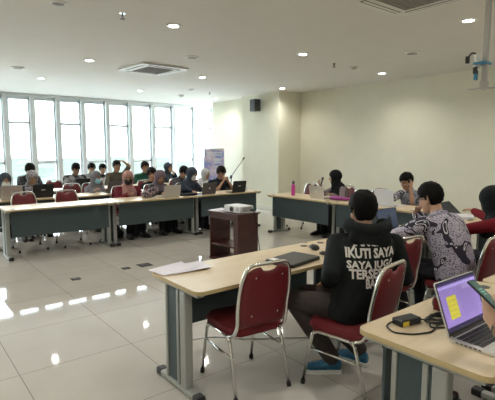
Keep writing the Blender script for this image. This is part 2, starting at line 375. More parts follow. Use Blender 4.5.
p = NB(); tube(p, fillet([(-.04, -.045, -.80), (-.06, -.09, -.79), (-.07, -.12, -.83)], .03), .007, 6); obj('loose_cable', p, M['black'], t)
p = NB(); box(p, -.085, -.06, -.135, -.11, -.87, -.82, .004); obj('plug', p, M['black'], t)
p = NB(); box(p, -.06, -.03, -.065, -.035, -.94, -.89, .005); obj('cable_clamp', p, M['black'], t)
# wall speaker on the column
t = thing('wall_speaker', 'black loudspeaker box mounted high on the cream column', 'loudspeaker', (-9.3, 7.72, 2.62))
p = NB(); box(p, -.115, .115, -.1, .09, 0, .31, .012); obj('cabinet', p, M['black'], t)
p = NB(); box(p, -.1, .1, -.108, -.1, .015, .295, .004); obj('grille', p, M['darkgrey'], t)
p = NB(); tube(p, [(0, .09, .2), (0, .18, .2)], .012); tube(p, [(0, .1, .31), (0, .12, .40), (0, .178, .42)], .005, 6); box(p, -.03, .03, .17, .18, .16, .24); obj('bracket', p, M['acw'], t)

# ------------------------------------------------------------------ tables
TL, TW = 1.58, .64
def table(name='conference_table', TL=TL, ends=(-1, 1)):
    """long side along y, users at -x, modesty panel at +x"""
    t = thing(name, 'x', 'table'); h = .75
    p = NB(); prism(p, rrect(-TW / 2, TW / 2, -TL / 2 + .002, TL / 2 - .002, .055), h - .025, h, 0, None, 1)
    obj('tabletop', p, [M['top'], M['edge']], t)
    for s in (-1, 1):
        y = s * (TL / 2 - .05); f = NB()
        box(f, -.25, .23, y - .03, y + .03, .008, .045, .01); ft = obj('foot_bar', f, M['grey'], t)
        for e in (-1, 1):
            q = NB(); box(q, e * .245 - .035, e * .245 + .035, y - .034, y + .034, 0, .05, .012); obj('end_cap', q, M['black'], ft)
        l = NB()
        box(l, -.135, -.065, y - .03, y + .03, .04, h - .05, .008)
        for xx in (-.035, .115): box(l, xx - .013, xx + .013, y - .03, y + .03, .04, h - .05, .004)
        lg = obj('leg_column', l, M['grey'], t)
        q = NB(); box(q, -.066, .104, y - .02, y + .02, .05, h - .05); obj('leg_infill', q, M['teal'], lg)
        q = NB(); box(q, -.28, .28, y - .025, y + .025, h - .05, h - .025, .003); obj('top_bracket', q, M['grey'], t)
        if s not in ends: continue
        g = NB(); lathe(g, [(.018, 0), (.032, 0), (.034, .003), (.018, .003)], 20, (.22, s * (TL / 2 - .11), h)); lathe(g, [(.001, .0005), (.02, .0008)], 16, (.22, s * (TL / 2 - .11), h)); obj('cable_grommet', g, M['darkgrey'], t)
    m = NB(); box(m, .2, .218, -TL / 2 + .085, TL / 2 - .085, .33, h - .026, .003); obj('modesty_panel', m, M['teal'], t)
    return t
T0 = table(TL=1.62)
TABLES = [
 (-7.37, 2.07, 0, 'conference table at the left front with two empty red chairs behind it', 'front row of tables by the lectern'),
 (-7.38, 3.71, 0, 'middle table of the left front row with the patterned bag and silver laptop', 'front row of tables by the lectern'),
 (-7.40, 5.31, 0, 'right end table of the left front row, behind the lectern', 'front row of tables by the lectern'),
 (-8.70, 1.05, 0, 'second-row table at the far left, under the silver and black laptops', 'second row of tables'),
 (-8.70, 2.63, 0, 'second-row table in front of the woman in the pale blue mask', 'second row of tables'),
 (-8.70, 4.21, 0, 'second-row table hidden behind the pink and mauve headscarves', 'second row of tables'),
 (-8.70, 5.79, 0, 'second-row table behind the man resting his mouth on his hands', 'second row of tables'),
 (-10.15, 2.3, 0, 'back-row table by the windows with the small black laptop', 'back row of tables'),
 (-10.15, 3.88, 0, 'back-row table by the windows before the man with a hand on his head', 'back row of tables'),
 (-10.15, 5.46, 0, 'back-row table by the windows in front of the green shirt', 'back row of tables'),
 (-5.71, 5.98, -PI / 2, 'table along the right wall with the pink bottle on it', 'tables along the right wall'),
 (-4.13, 5.98, -PI / 2, 'table along the right wall with the white laptop on it', 'tables along the right wall'),
 (-2.55, 2.19, PI, 'near table with white papers and a closed black laptop on it', 'right-hand row of tables'),
 (-2.55, 3.77, PI, 'table in front of the man in glasses, with the open dark laptop', 'right-hand row of tables'),
 (-2.55, 5.35, PI, 'table the woman in red reaches across, far end of the row', 'right-hand row of tables'),
 (-.985, 2.35, PI, 'nearest table at the lower right, carrying the purple-screened laptop', 'foreground tables'),
 (-.97, 3.79, PI, 'foreground table continuing behind the purple-screened laptop table', 'foreground tables')]
for i, (x, y, r, l, g) in enumerate(TABLES):
    o = T0 if i == 0 else table(TL=1.27, ends=(-1,)) if i == 15 else table(TL=(1.64, 1.54)[i - 1]) if i in (1, 2) else (T1 := table()) if i == 3 else dup(T1, (0, 0, 0), 0, l)
    o.location = (x, y, 0); o.rotation_euler = (0, 0, r); o['label'] = l; o['group'] = g

# ------------------------------------------------------------------ chairs
def chair():
    t = thing('banquet_chair', 'x', 'chair')
    s = NB(); prism(s, rrect(-.2, .215, -.205, .205, .06), .405, .46)
    bmesh.ops.bevel(s, geom=[e for e in s.edges if abs(e.verts[0].co.z - e.verts[1].co.z) < 1e-5], offset=.018, segments=3, affect='EDGES')
    for v in s.verts:
        if v.co.z > .43: v.co.z += .018 * max(0, 1 - (v.co.x / .22) ** 2 - (v.co.y / .22) ** 2)
    obj('seat', s, M['red'], t, smooth=True)
    def bp(y, z): # back surface
        return -.215 - (z - .47) * .2 - .02 * (1 - (y / .2) ** 2) * .8
    def hw(z): return .170 + .012 * math.sin((z - .47) / .42 * PI) - .02 * max(0, (z - .75) / .15)
    p = NB(); nz, ny = 20, 14; F = []; Bk = []
    for i in range(nz + 1):
        fr = []; br = []
        for j in range(ny + 1):
            u = j / ny * 2 - 1; topz = .885 - .04 * abs(u) ** 5 - (.032 * max(0, 1 - (u / .42) ** 2) ** .5 if abs(u) < .42 else 0)
            z = .475 + (topz - .475) * i / nz; y = u * hw(z); e = .018 * (1 - .75 * max(abs(u) ** 6, (i / nz * 2 - 1) ** 10))
            x = bp(y, z); fr.append(p.verts.new((x + e, y, z))); br.append(p.verts.new((x - e, y, z)))
        F.append(fr); Bk.append(br)
    for i in range(nz):
        for j in range(ny):
            p.faces.new((F[i][j], F[i][j + 1], F[i + 1][j + 1], F[i + 1][j])); p.faces.new((Bk[i][j + 1], Bk[i][j], Bk[i + 1][j], Bk[i + 1][j + 1]))
    for j in range(ny):
        p.faces.new((F[0][j + 1], F[0][j], Bk[0][j], Bk[0][j + 1])); p.faces.new((F[nz][j], F[nz][j + 1], Bk[nz][j + 1], Bk[nz][j]))
    for i in range(nz):
        p.faces.new((F[i][0], F[i + 1][0], Bk[i + 1][0], Bk[i][0])); p.faces.new((F[i + 1][ny], F[i][ny], Bk[i][ny], Bk[i + 1][ny]))
    br = obj('backrest', p, M['redb'], t, smooth=True)
    for y in (-.1, .1):
        for z in (.56, .82):
            q = NB(); ellip(q, (bp(y, z) - .02, y, z), (.004, .007, .007), nu=8, nv=6); obj('stud', q, M['chrome'], br)
    f = NB(); pts = [(-.12, -.2, .40), (-.20, -.195, .42), (bp(0, .5), -.186, .5)]
    pts += [(bp(.19, z), -hw(z) - .012, z) for z in (.6, .7, .8)]
    pts += [(bp(.19, .905), -.15, .9), (bp(.1, .905) , 0, .905), (bp(.19, .905), .15, .9)]
    pts += [(bp(.19, z), hw(z) + .012, z) for z in (.8, .7, .6)] + [(bp(0, .5), .186, .5), (-.20, .195, .42), (-.12, .2, .40)]
    tube(f, fillet(pts, .05, 4), .0125, 10); obj('back_frame', f, M['chrome'], t)
    for s_ in (-1, 1):
        y = s_ * .2
        r = NB(); tube(r, fillet([(-.16, y, .37), (-.13, y, .40), (.13, y, .40), (.17, y, .37)], .03, 3), .0115, 10); obj('side_rail', r, M['chrome'], t)
        r = NB(); tube(r, [(.198, y * 1.02, .27), (-.205, y * 1.02, .27)], .008, 8); obj('stretcher', r, M['chrome'], t)
        for a, bx in ((.165, .235), (-.155, -.255)):
            q = NB(); tube(q, fillet([(a - .02 * (1 if a > 0 else -1), y, .40), (a, y, .375), (bx, y * 1.05, .012)], .03, 3), .0115, 10); lg = obj('leg', q, M['chrome'], t)
            q = NB(); tube(q, [(bx, y * 1.05, 0), (bx - (bx - a) * .08, y * 1.047, .03)], .016, 10); obj('foot_cap', q, M['rubber'], lg)
    return t
C0 = chair(); first = [True]
def put_chair(x, y, fwd, label, group=None, z=0):
    o = C0 if first[0] else dup(C0, (0, 0, 0), 0, label)
    first[0] = False; o.location = (x, y, z); o.rotation_euler = (0, 0, fwd); o['label'] = label
    if group: o['group'] = group
    elif 'group' in o: del o['group']
    return o
CE = 'empty red chairs'
put_chair(-2.37, 1.865, PI - .12, 'empty red chair with chrome frame pushed up to the table with papers', CE)
put_chair(-2.27, 3.30, PI - .1, 'empty red chair between the man in the printed hoodie and the man in glasses', CE)
put_chair(-7.82, 1.73, 0, 'empty red chair behind the left front table, before the silver laptop', CE)
put_chair(-7.76, 2.40, 0, 'empty red chair behind the left front table, right of its neighbour', CE)
put_chair(-9.25, 2.96, 0, 'empty red chair at the second row below the man in grey and black jacket', CE)
put_chair(-10.75, 3.02, 0, 'empty red chair at the back row beside the man in grey and black jacket', CE)
put_chair(-6.55, 6.72, -PI / 2, 'empty red chair between the pink bottle and the silver laptop', CE)
put_chair(-4.85, 6.72, -PI / 2, 'empty red chair left of the white laptop at the right wall', CE)

# ------------------------------------------------------------------ people
def ang(a): return V((math.cos(a), math.sin(a), 0))
def ik(S, Hd, l1, l2, hint):
    d = Hd - S; L = d.length
    if L > (l1 + l2) * .995: d = d.normalized() * (l1 + l2) * .995; Hd = S + d; L = d.length
    a = (l1 * l1 - l2 * l2 + L * L) / (2 * L); h = math.sqrt(max(l1 * l1 - a * a, 0)); n = d / L; u = hint - n * hint.dot(n)
    u = u.normalized() if u.length > 1e-5 else n.orthogonal(); return S + n * a + u * h, Hd
def hand(bm, w, d, nrm, left, curl=.6, sc=1.0, spread=1.0, thumb=None, nails=None):
    """w wrist, d towards the knuckles, nrm out of the palm; five unequal bent fingers"""
    d = V(d).normalized(); nrm = V(nrm); nrm = (nrm - d * nrm.dot(d)).normalized(); lat = d.cross(nrm)   # towards the thumb side for a left hand
    th = lat * (1 if left else -1)
    P = lambda a, b_, c: w + (d * a + th * b_ + nrm * c) * sc
    for b_ in (-.028, -.009, .010, .027): cap(bm, P(.012, b_ * .7, 0), P(.088, b_, 0), .0135 * sc, .0125 * sc, 8)
    for i, (b_, L, s) in enumerate(((.029, .072, .06), (.0095, .080, .0), (-.0095, .074, -.05), (-.027, .058, -.12))):
        p = P(.088, b_, 0); a = 0.15 + curl * .35
        for q, f in enumerate((.45, .32, .23)):
            dirv = (d * math.cos(a) + nrm * math.sin(a) + th * s * spread).normalized(); e = p + dirv * L * f * sc * 1.0
            cap(bm, p, e, (.0092 - q * .0008) * sc, (.0086 - q * .0009) * sc, 8); p = e; a += curl * .75
    tb = thumb or (.55, .75, .35)
    dirv = (d * tb[0] + th * tb[1] + nrm * tb[2]).normalized(); p = P(.022, .022, .004); e = p + dirv * .048 * sc; cap(bm, p, e, .0135 * sc, .011 * sc, 8)
    dv2 = (d * .8 + th * .15 + nrm * tb[2] * 1.3).normalized(); f_ = e + dv2 * .032 * sc; cap(bm, e, f_, .011 * sc, .0095 * sc, 8); cap(bm, f_, f_ + (dv2 + d * .2).normalized() * .022 * sc, .0095 * sc, .008 * sc, 8)
def person(label, pel, hip, head, hyaw, hpitch=.25, sh=None, sex='m', shirt=None, legs=None, arms=None, skin='skin', hijab=None, hair=True, mask=None, vox=.011, glasses=False,
           sleeve=1.0, knee=(.42, .12), feet=((.42, .14), (.40, -.14)), shoe=None, roll=0.0, hero=False, inner=None, seat=.462, extra=None, scale=1.0, trousers=None, group=None, elbow=None, bulk=0.0, hs_=1.1, legw=1.0, toe=(.15, .15)):
    """seated figure. pel = pelvis xy, hip/sh/hyaw = headings, head = centre of head"""
    sh = hip if sh is None else sh
    O = V((pel[0], pel[1], 0)); root = thing('person', label, 'person', O, 0, group)
    hd = V(head) - O; f0, fs = ang(hip), ang(sh); l0, ls = V((-f0.y, f0.x, 0)), V((-fs.y, fs.x, 0))
    fe = sex == 'f'; k = .92 if fe else 1.0
    # head frame
    hf = (ang(hyaw) * math.cos(hpitch) + V((0, 0, -1)) * math.sin(hpitch)); hl = V((-math.sin(hyaw), math.cos(hyaw), 0)); hu = hf.cross(hl)
    if roll:
        q = Matrix.Rotation(roll, 3, hf); hl = q @ hl; hu = q @ hu
    R = Matrix((hf, hl, hu)).transposed(); R0 = R; R = R * hs_; hp = lambda x, y, z: hd + R @ V((x, y, z))
    neck = hp(-.035, 0, -.085); base = neck + V((0, 0, -.085)) - fs * .035
    P0 = V((0, 0, seat + .075)); mid = (P0 + base) * .5 - (f0 + fs) * .03
    def spine(t): return P0 * (1 - t) ** 2 + mid * 2 * t * (1 - t) + base * t * t
    def tor(bm, inf, t0=0.0, top=True):
        rings = []
        prof = [(-.12, .10, .165), (0, .115, .168), (.2, .11, .15), (.42, .108, .148), (.62, .115, .165), (.8, .108, .175), (.92, .085, .165), (1.0, .06, .10)] if not fe else [(-.12, .105, .17), (0, .115, .172), (.2, .10, .145), (.42, .098, .135), (.62, .118, .148), (.8, .10, .155), (.92, .08, .148), (1.0, .055, .09)]
        for t, a, b_ in prof:
            if t < t0 - .001: continue
            c = spine(t); dt = (spine(t + .02) - spine(t - .02)).normalized(); la = (l0 * (1 - max(t, 0)) + ls * max(t, 0)).normalized(); fw = la.cross(dt).normalized()
            rings.append((c, fw * (a + inf), la * (b_ + inf)))
        loft(bm, rings)
    body = NB(); tor(body, -.012)
    cap(body, base - V((0, 0, .02)), hp(-.03, 0, -.05), .058 * k, .052 * k)
    hs = (.96 if fe else 1.0)
    ellip(body, hp(-.012, 0, .03), (.095 * hs, .076 * hs, .09 * hs), R); ellip(body, hp(.022, 0, -.03), (.068 * hs, .063 * hs, .085 * hs), R)
    cap(body, hp(.05, -.02, -.092), hp(.05, .02, -.092), .026, .026, 10); cap(body, hp(.083, 0, .01), hp(.10, 0, -.028), .009, .014, 10)
    for s in (-1, 1):
        cap(body, hp(.074, .018 * s, .026), hp(.060, .045 * s, .022), .012, .011, 8); ellip(body, hp(.052, .04 * s, -.03), (.024, .022, .026), R, 10, 8)
        if not hijab: ellip(body, hp(-.012, .077 * s, -.008), (.020, .010, .033), R, 10, 8)
    sw = (.178 if not fe else .155) + bulk * .8; S = {}; arms = arms or {}; J = {}
    for sd, s in (('l', 1), ('r', -1)):
        S0 = base + ls * s * sw - V((0, 0, .055)) + fs * .005; a = arms.get(sd) or {}
        tgt = a.get('w'); tgt = V(tgt) - O if tgt is not None else S0 + fs * .34 + ls * (-s * .04) + V((0, 0, 0))
        if a.get('w') is None: tgt.z = .80
        hint = V(a['hint']) if 'hint' in a else (ls * s * .6 - fs * .25 + V((0, 0, -1)))
        E, W = ik(S0, tgt, .285 * k, .25 * k, hint); J[sd] = (S0, E, W)
        cap(body, base + ls * s * .06 - V((0, 0, .03)), S0, .05 * k, .05 * k); cap(body, S0, E, .044 * k, .036 * k); cap(body, E, W, .036 * k, .024 * k); cap(body, E, E + (W - E) * .4, .036 * k, .038 * k)
        d = V(a['d']) if 'd' in a else ((W - E).normalized() + fs * .6); n = V(a['n']) if 'n' in a else V((0, 0, -1))
        hand(body, W, d, n, s > 0, a.get('curl', .55), 1.0 if not fe else .92, thumb=a.get('thumb'))
    LG = {}
    for sd, s, (fx, fy) in (('l', 1, feet[0]), ('r', -1, feet[1])):
        hj = V((0, 0, seat + .07)) + l0 * s * .085; kn = f0 * knee[0] + l0 * (s * knee[1]) + V((0, 0, seat + .045)); ak = f0 * fx + l0 * fy + V((0, 0, .085)); LG[sd] = (hj, kn, ak)
        cap(body, hj, kn, .072, .05); cap(body, kn, ak, .05, .034); cap(body, kn, kn + (ak - kn) * .45, .048, .047); cap(body, ak - V((0, 0, .02)), ak + f0 * .13 + l0 * s * .02 - V((0, 0, .05)), .032, .026)
    obj('body', fuse(body, vox), M[skin], root)
    # clothing
    if trousers is not None:
        g = NB(); tor2 = [(V((0, 0, seat + .0)) , f0 * .10, l0 * .165), (V((0, 0, seat + .07)), f0 * .12, l0 * .185), (V((0, 0, seat + .17)) - f0 * .01, f0 * .115, l0 * .165)]; loft(g, tor2)
        for sd in 'lr':
            hj, kn, ak = LG[sd]; cap(g, hj, kn, .082 * legw, .066 * legw); cap(g, kn, ak + V((0, 0, .03)), .066 * legw, .052 * legw); 
            if fe: cap(g, hj * .5 + V((0, 0, (seat + .07) * .5)), (LG['l'][1] + LG['r'][1]) * .5, .08, .07); cap(g, (LG['l'][1] + LG['r'][1]) * .5, (LG['l'][2] + LG['r'][2]) * .5, .068, .085)
        obj('skirt' if fe else 'trousers', fuse(g, vox * 1.1), trousers, root)
    g = NB(); tor(g, .016 + bulk, -.12)
    for s in (1, -1):
        S0, E, W = J['l' if s > 0 else 'r']; kb = k + bulk * 8; cap(g, base + ls * s * .07 - V((0, 0, .032)), S0, .058 * k, .066 * kb)
        if sleeve >= 1: cap(g, S0, E, .064 * kb, .054 * kb); cap(g, E, E + (W - E) * .93, .054 * kb, .040 * kb)
        else: cap(g, S0, S0 + (E - S0) * sleeve, .066 * k, .064 * k)
    cap(g, base - V((0, 0, .02)), base + (neck - base) * (.35), .072 * k, .064 * k)
    smesh = fuse(g, vox); so = obj('shirt' if not hero else hero, smesh, shirt, root)
    # shoes
    for sd, s in (('l', 1), ('r', -1)):
        ak = LG[sd][2]; o_ = V((ak.x, ak.y, 0)); fa = (f0 + l0 * s * toe[0 if s > 0 else 1]).normalized(); la = V((-fa.y, fa.x, 0)); q = NB(); rings = []
        for x, hw_, hh, zc in ((-.075, .022, .03, .05), (-.065, .034, .045, .058), (-.02, .038, .055, .066), (.04, .040, .042, .054), (.10, .046, .032, .044), (.15, .045, .026, .038), (.185, .03, .018, .03), (.195, .012, .01, .025)):
            rings.append((o_ + fa * x + V((0, 0, zc)), V((0, 0, hh)), la * hw_))
        loft(q, rings, 14); sh_o = obj('shoe', q, shoe or M['black'], root, smooth=True)
        q = NB(); pl = [(-.08, .02), (-.07, .036), (0, .038), (.09, .05), (.15, .05), (.19, .034), (.2, .0)]; pl = pl + [(x, -y) for x, y in pl[-2::-1]]
        prism(q, [((o_ + fa * x + la * y).x, (o_ + fa * x + la * y).y) for x, y in pl][::-1], 0.0, .028); bmesh.ops.recalc_face_normals(q, faces=q.faces); obj('sole', q, M['sole'] if shoe else M['rubber'], sh_o)
        if hero:
            q = NB()
            for i in range(5):
                c = o_ + fa * (.02 + i * .022) + V((0, 0, .108 - i * .012)); tube(q, [c - la * .026 - V((0, 0, .012)), c + V((0, 0, .003)), c + la * .026 - V((0, 0, .012)) + fa * .012], .004, 6)
            obj('laces', q, M['black'], sh_o)
    # face
    for s in (-1, 1):
        q = NB(); ellip(q, hp(.080, .031 * s, .004), (.010, .014, .008), R, 10, 8); e = obj('eye', q, M['eyew'], root); q = NB(); ellip(q, hp(.0875, .031 * s, .004), (.004, .0068, .0068), R, 8, 6); obj('iris', q, M['eye'], e)
        if not hijab or True:
            q = NB(); tube(q, [hp(.088, .014 * s, .024), hp(.086, .032 * s, .030), hp(.074, .05 * s, .024)], .0045, 6); obj('eyebrow', q, M['brow'], root)
    q = NB(); ellip(q, hp(.082, 0, -.062), (.012, .024, .008), R, 10, 8); obj('mouth', q, M['lip'], root)
    if mask:
        q = NB(); t_ = bmesh.new(); bmesh.ops.create_uvsphere(t_, u_segments=20, v_segments=14, radius=1)
        for v in t_.verts: v.co = V((.02 + v.co.x * .092, v.co.y * .074, -.052 + v.co.z * .07))
        bmesh.ops.delete(t_, geom=[f for f in t_.faces if f.calc_center_median().x < .045 or f.calc_center_median().z > -.008], context='FACES'); solidify(t_, .004)
        for v in t_.verts: v.co = hp(*v.co)
        mm = obj('face_mask', t_, mask, root, smooth=True)
        for s in (-1, 1):
            q = NB(); tube(q, [hp(.05, .066 * s, -.025), hp(-.01, .084 * s, .0)], .003, 6); obj('ear_loop', q, mask, mm)
    if hijab:
        q = NB(); ellip(q, hp(-.012, 0, .022), (.118, .098, .112), R); ellip(q, hp(.0, 0, -.045), (.098, .088, .10), R)
        cap(q, hp(-.01, 0, -.09), base + V((0, 0, .0)) + fs * .01, .088, .105)
        loft(q, [(base + V((0, 0, .05)), fs * .10, ls * .10), (base - V((0, 0, .02)), fs * .115, ls * .15), (base - V((0, 0, .10)) + fs * .015, fs * .14, ls * .20), (base - V((0, 0, .19)) + fs * .03, fs * .14, ls * .17)])
        cap(q, hp(.03, 0, -.125), base + fs * .10 - V((0, 0, .1)), .05, .06)
        hm = fuse(q, vox); t_ = bmesh.new(); t_.from_mesh(hm); Ri = R.inverted(); dl = []
        for f in t_.faces:
            c = Ri @ (f.calc_center_median() - hd)
            if c.x > .015 and (c.y / .060) ** 2 + ((c.z + .018) / .083) ** 2 < 1: dl.append(f)
        bmesh.ops.delete(t_, geom=dl, context='FACES'); obj('headscarf', t_, hijab, root, smooth=True)
    elif hair:
        t_ = bmesh.new(); bmesh.ops.create_uvsphere(t_, u_segments=40, v_segments=28, radius=1)
        hv = hair if isinstance(hair, (int, float)) and not isinstance(hair, bool) else 1.0
        for v in t_.verts:
            c = v.co.copy(); n_ = noise.noise(c * 4) * .006 + noise.noise(c * 11) * .004
            gr = .017 * hv + n_ + (.013 * hv * max(0, c.z))
            v.co = V((-.014 + c.x * (.095 + gr), c.y * (.077 + gr * .8), .032 + c.z * (.09 + gr)))
        def keep(c):
            if c.x > .05: return c.z > .062 + .012 * math.sin(c.y * 60)
            if c.x > .0: return c.z > .02
            if c.x > -.03 and abs(c.y) > .03: return c.z > .03 or (abs(c.y) > .05 and c.z > -.01 and c.x > -.01)
            return c.z > -.065 + .5 * max(0, abs(c.y) - .04)
        bmesh.ops.delete(t_, geom=[f for f in t_.faces if not keep(f.calc_center_median())], context='FACES'); solidify(t_, .012)
        for v in t_.verts: v.co = hp(*v.co)
        obj('hair', t_, M['hair'], root, smooth=True)
    if glasses:
        q = NB()
        for s in (-1, 1):
            tube(q, [hp(.098, .034 * s + .024 * math.cos(a), .002 + .019 * math.sin(a)) for a in [i * PI / 8 for i in range(16)]], .0055, 6, closed=True); tube(q, [hp(.096, .058 * s, .006), hp(-.01, .08 * s, .01)], .003, 6)
        tube(q, [hp(.099, -.01, .006), hp(.099, .01, .006)], .003, 6); gl = obj('eyeglasses', q, M['black'], root)
    return root, dict(J=J, base=base + O, spine=spine, O=O, hp=lambda x, y, z: hp(x, y, z) + O, shirt=so, smesh=smesh, fs=fs, ls=ls, LG=LG)

CL = dict(black=cloth('black_cloth', (.012, .012, .014)), dark=cloth('dark_trousers', (.018, .018, .022)), navy=cloth('navy_cloth', (.014, .02, .032)), greyh=cloth('grey_headscarf', (.17, .17, .19)),
    pinkh=cloth('dusty_pink_headscarf', (.40, .22, .20)), mauveh=cloth('mauve_headscarf', (.16, .12, .15)), navyh=cloth('slate_headscarf', (.055, .07, .095)), blackh=cloth('black_headscarf', (.010, .012, .013)), whiteh=cloth('white_headscarf', (.52, .52, .53)),
    maroon=cloth('maroon_sleeve', (.13, .015, .025)), olive=cloth('olive_shirt', (.10, .09, .065)), greens=cloth('green_tshirt', (.015, .075, .045)), greys=cloth('pale_grey_shirt', (.34, .34, .34)), lilac=cloth('lilac_grey_blouse', (.23, .19, .20)),
    redc=cloth('red_blouse', (.16, .008, .014)), hood=cloth('charcoal_hoodie', (.008, .0105, .0105), .15), trous=cloth('grey_brown_trousers', (.055, .045, .042)), sneak=mat('blue_knit_sneaker', (.015, .11, .20), .6, var=.4, scale=60),
    jacket=mottled('grey_black_jacket', (.02, .02, .024), (.30, .30, .31), 6, .52), camo=mottled('dark_patterned_jacket', (.02, .022, .03), (.16, .17, .20), 30, .56), floral=mottled('floral_headscarf', (.12, .11, .13), (.36, .34, .36), 40, .5),
    bat1=batik('white_black_batik', 5.5, seed=4.9, dots=78, t0=.55), bat2=batik('grey_navy_batik', 7.0, (.34, .34, .40), (.03, .03, .05), 80, 5.1, .5), bat3=mottled('brown_batik_sleeve', (.03, .02, .014), (.28, .18, .10), 45, .5),
    blum=mat('pale_blue_mask', (.25, .50, .62), .7), whm=mat('white_mask', (.70, .70, .70), .7), blm=mat('black_mask', (.02, .02, .025), .7))
GP = 'people at the rows by the windows'
def sit(label, head, lean, fwd, chair_label, hyaw=None, cgroup='red chairs under seated people', **k):
    f = ang(fwd); pel = (head[0] - f.x * lean + k.pop('dx', 0), head[1] - f.y * lean + k.pop('dy', 0))
    put_chair(pel[0] + f.x * .03, pel[1] + f.y * .03, fwd, chair_label, cgroup)
    k.setdefault('trousers', CL['dark'])
    return person(label, pel, fwd, head, fwd if hyaw is None else hyaw, **k)
def A(label, head, lean=.11, **k): return sit(label, head, lean, 0.0, 'red chair beneath the ' + label.split(' with ')[0].split(' in ')[0].replace('person', 'seated person') + ' ' + k.pop('cl'), group=GP, **k)
# front row by the lectern
A('person in dusty pink headscarf and black mask with maroon sleeves', (-7.95, 3.50, 1.08), cl='in pink headscarf', sex='f', bulk=.03, shirt=CL['maroon'], hijab=CL['pinkh'], mask=CL['blm'], hpitch=.15, hyaw=-.35)
A('person in mauve headscarf leaning over the silver laptop', (-7.95, 4.17, 1.07), cl='in mauve headscarf', sex='f', shirt=CL['black'], hijab=CL['mauveh'], hpitch=.5, hyaw=-.1, arms=dict(l=dict(w=(-7.5, 4.28, .79), curl=.4), r=dict(w=(-7.55, 4.02, .79))))
A('person in slate blue headscarf and white mask behind the grey laptop', (-7.95, 4.90, 1.11), cl='in slate headscarf', sex='f', shirt=CL['navy'], hijab=CL['navyh'], mask=CL['whm'], hpitch=.3, hyaw=.35, arms=dict(l=dict(w=(-7.5, 4.9, .79), curl=.4), r=dict(w=(-7.55, 4.68, .79))))
A('person in navy shirt resting mouth on clasped hands', (-7.95, 5.64, 1.10), cl='with clasped hands', bulk=.025, shirt=CL['navy'], sleeve=.5, hpitch=.4, hyaw=-.1, arms=dict(l=dict(w=(-7.80, 5.70, .95), hint=(.6, .5, -1), d=(-.05, -.4, .5), n=(0, -1, 0), curl=1.1), r=dict(w=(-7.78, 5.58, .95), hint=(.6, -.5, -1), d=(-.05, .4, .5), n=(0, 1, 0), curl=1.1)))
# second row
A('person in navy headscarf and white mask at the left edge behind the silver laptop', (-9.15, 1.66, 1.05), cl='in navy headscarf', sex='f', shirt=CL['black'], hijab=CL['navyh'], mask=CL['whm'], hpitch=.25)
A('person in grey floral headscarf looking down behind the black laptop', (-9.15, 2.12, 1.08), cl='in floral headscarf', sex='f', shirt=CL['camo'], hijab=CL['floral'], hpitch=.45, hyaw=-.1)
A('person in grey headscarf and pale blue mask', (-9.1, 3.32, 1.04), cl='in pale blue mask', sex='f', shirt=CL['greyh'], hijab=CL['greyh'], mask=CL['blum'], hpitch=.15, hyaw=.3)
A('person with dark cropped hair in black peeking behind the mauve headscarf', (-9.2, 4.62, 1.04), cl='in black behind the mauve headscarf', sex='f', shirt=CL['black'], hair=1.6, hpitch=.1)
A('person with bowed dark head in dark clothes beside the slate headscarf', (-9.2, 5.44, 1.07), cl='with bowed head', shirt=CL['camo'], hair=1.3, hpitch=.7)
A('person in white headscarf behind the grey laptop', (-9.2, 6.06, 1.01), cl='in white headscarf', sex='f', shirt=CL['whiteh'], hijab=CL['whiteh'], hpitch=.2, hyaw=.3)
# back row
A('person with dark hair in dark patterned jacket bending down behind the floral headscarf', (-10.8, 2.46, 1.15), .25, cl='in patterned jacket', shirt=CL['camo'], hpitch=.75, hair=1.4)
A('person in grey and black jacket with a small laptop by the windows', (-10.85, 3.48, 1.14), cl='in grey and black jacket', bulk=.025, shirt=CL['jacket'], hpitch=.5)
A('person with dark hair in pale grey shirt behind the blue mask', (-11.7, 4.16, 1.11), cl='in pale grey shirt', bulk=.025, shirt=CL['greys'], hpitch=.3)
A('person with dark hair in dark shirt just right of the blue mask', (-12.3, 4.68, 1.06), cl='in dark shirt', shirt=CL['navy'], hpitch=.2, skin='skin2')
A('person in olive shirt with one hand raised on the head', (-10.8, 4.47, 1.19), .12, cl='in olive shirt', bulk=.025, shirt=CL['olive'], sleeve=.8, hpitch=.15, arms=dict(l=dict(w=(-10.80, 4.62, 1.33), hint=(0, 1, .35), d=(-.1, -1, .1), n=(.1, .1, -1), curl=.3)))
A('person in green t-shirt in front of the middle windows', (-10.7, 5.19, 1.15), .12, cl='in green t-shirt', bulk=.025, shirt=CL['greens'], sleeve=.6, hpitch=.1, hair=1.3)
A('person in dark headscarf with a hand on the chin by the windows', (-10.7, 5.86, 1.13), cl='in dark headscarf', sex='f', shirt=CL['navy'], hijab=CL['navyh'], hyaw=.25, hpitch=.05, arms=dict(l=dict(w=(-10.57, 5.98, .98), hint=(.3, .4, -1), d=(-.1, -.5, .5), n=(-.6, -.6, 0), curl=1.0)))
# right wall
GB = 'people at the right wall tables'
wm, wi = sit('person in black headscarf and lilac grey blouse speaking into a microphone', (-5.60, 6.62, 1.09), .14, -PI / 2, 'red chair beneath the person with the microphone', hyaw=-PI * .74, sex='f', shirt=CL['lilac'], hijab=CL['blackh'], hpitch=.1, sh=-PI * .62, vox=.009,
    arms=dict(r=dict(w=(-5.76, 6.40, .93), hint=(-.6, -.2, -1), d=(-.25, -.3, .7), n=(.75, .35, .4), curl=1.25), l=dict(w=(-5.36, 6.27, .80))))
mp = sit('person in navy patterned shirt holding a phone to the ear behind the white laptop', (-4.09, 6.62, 1.08), .14, -PI / 2, 'red chair beneath the person phoning at the white laptop', hyaw=-PI * .55, shirt=CL['bat2'], sleeve=.8, hpitch=.4, vox=.009, hair=1.1,
    arms=dict(l=dict(w=(-3.92, 6.47, 1.01), hint=(.2, -.5, -1), d=(-.08, .35, .7), n=(-1, .1, 0), curl=.9), r=dict(w=(-4.2, 6.2, .8))))
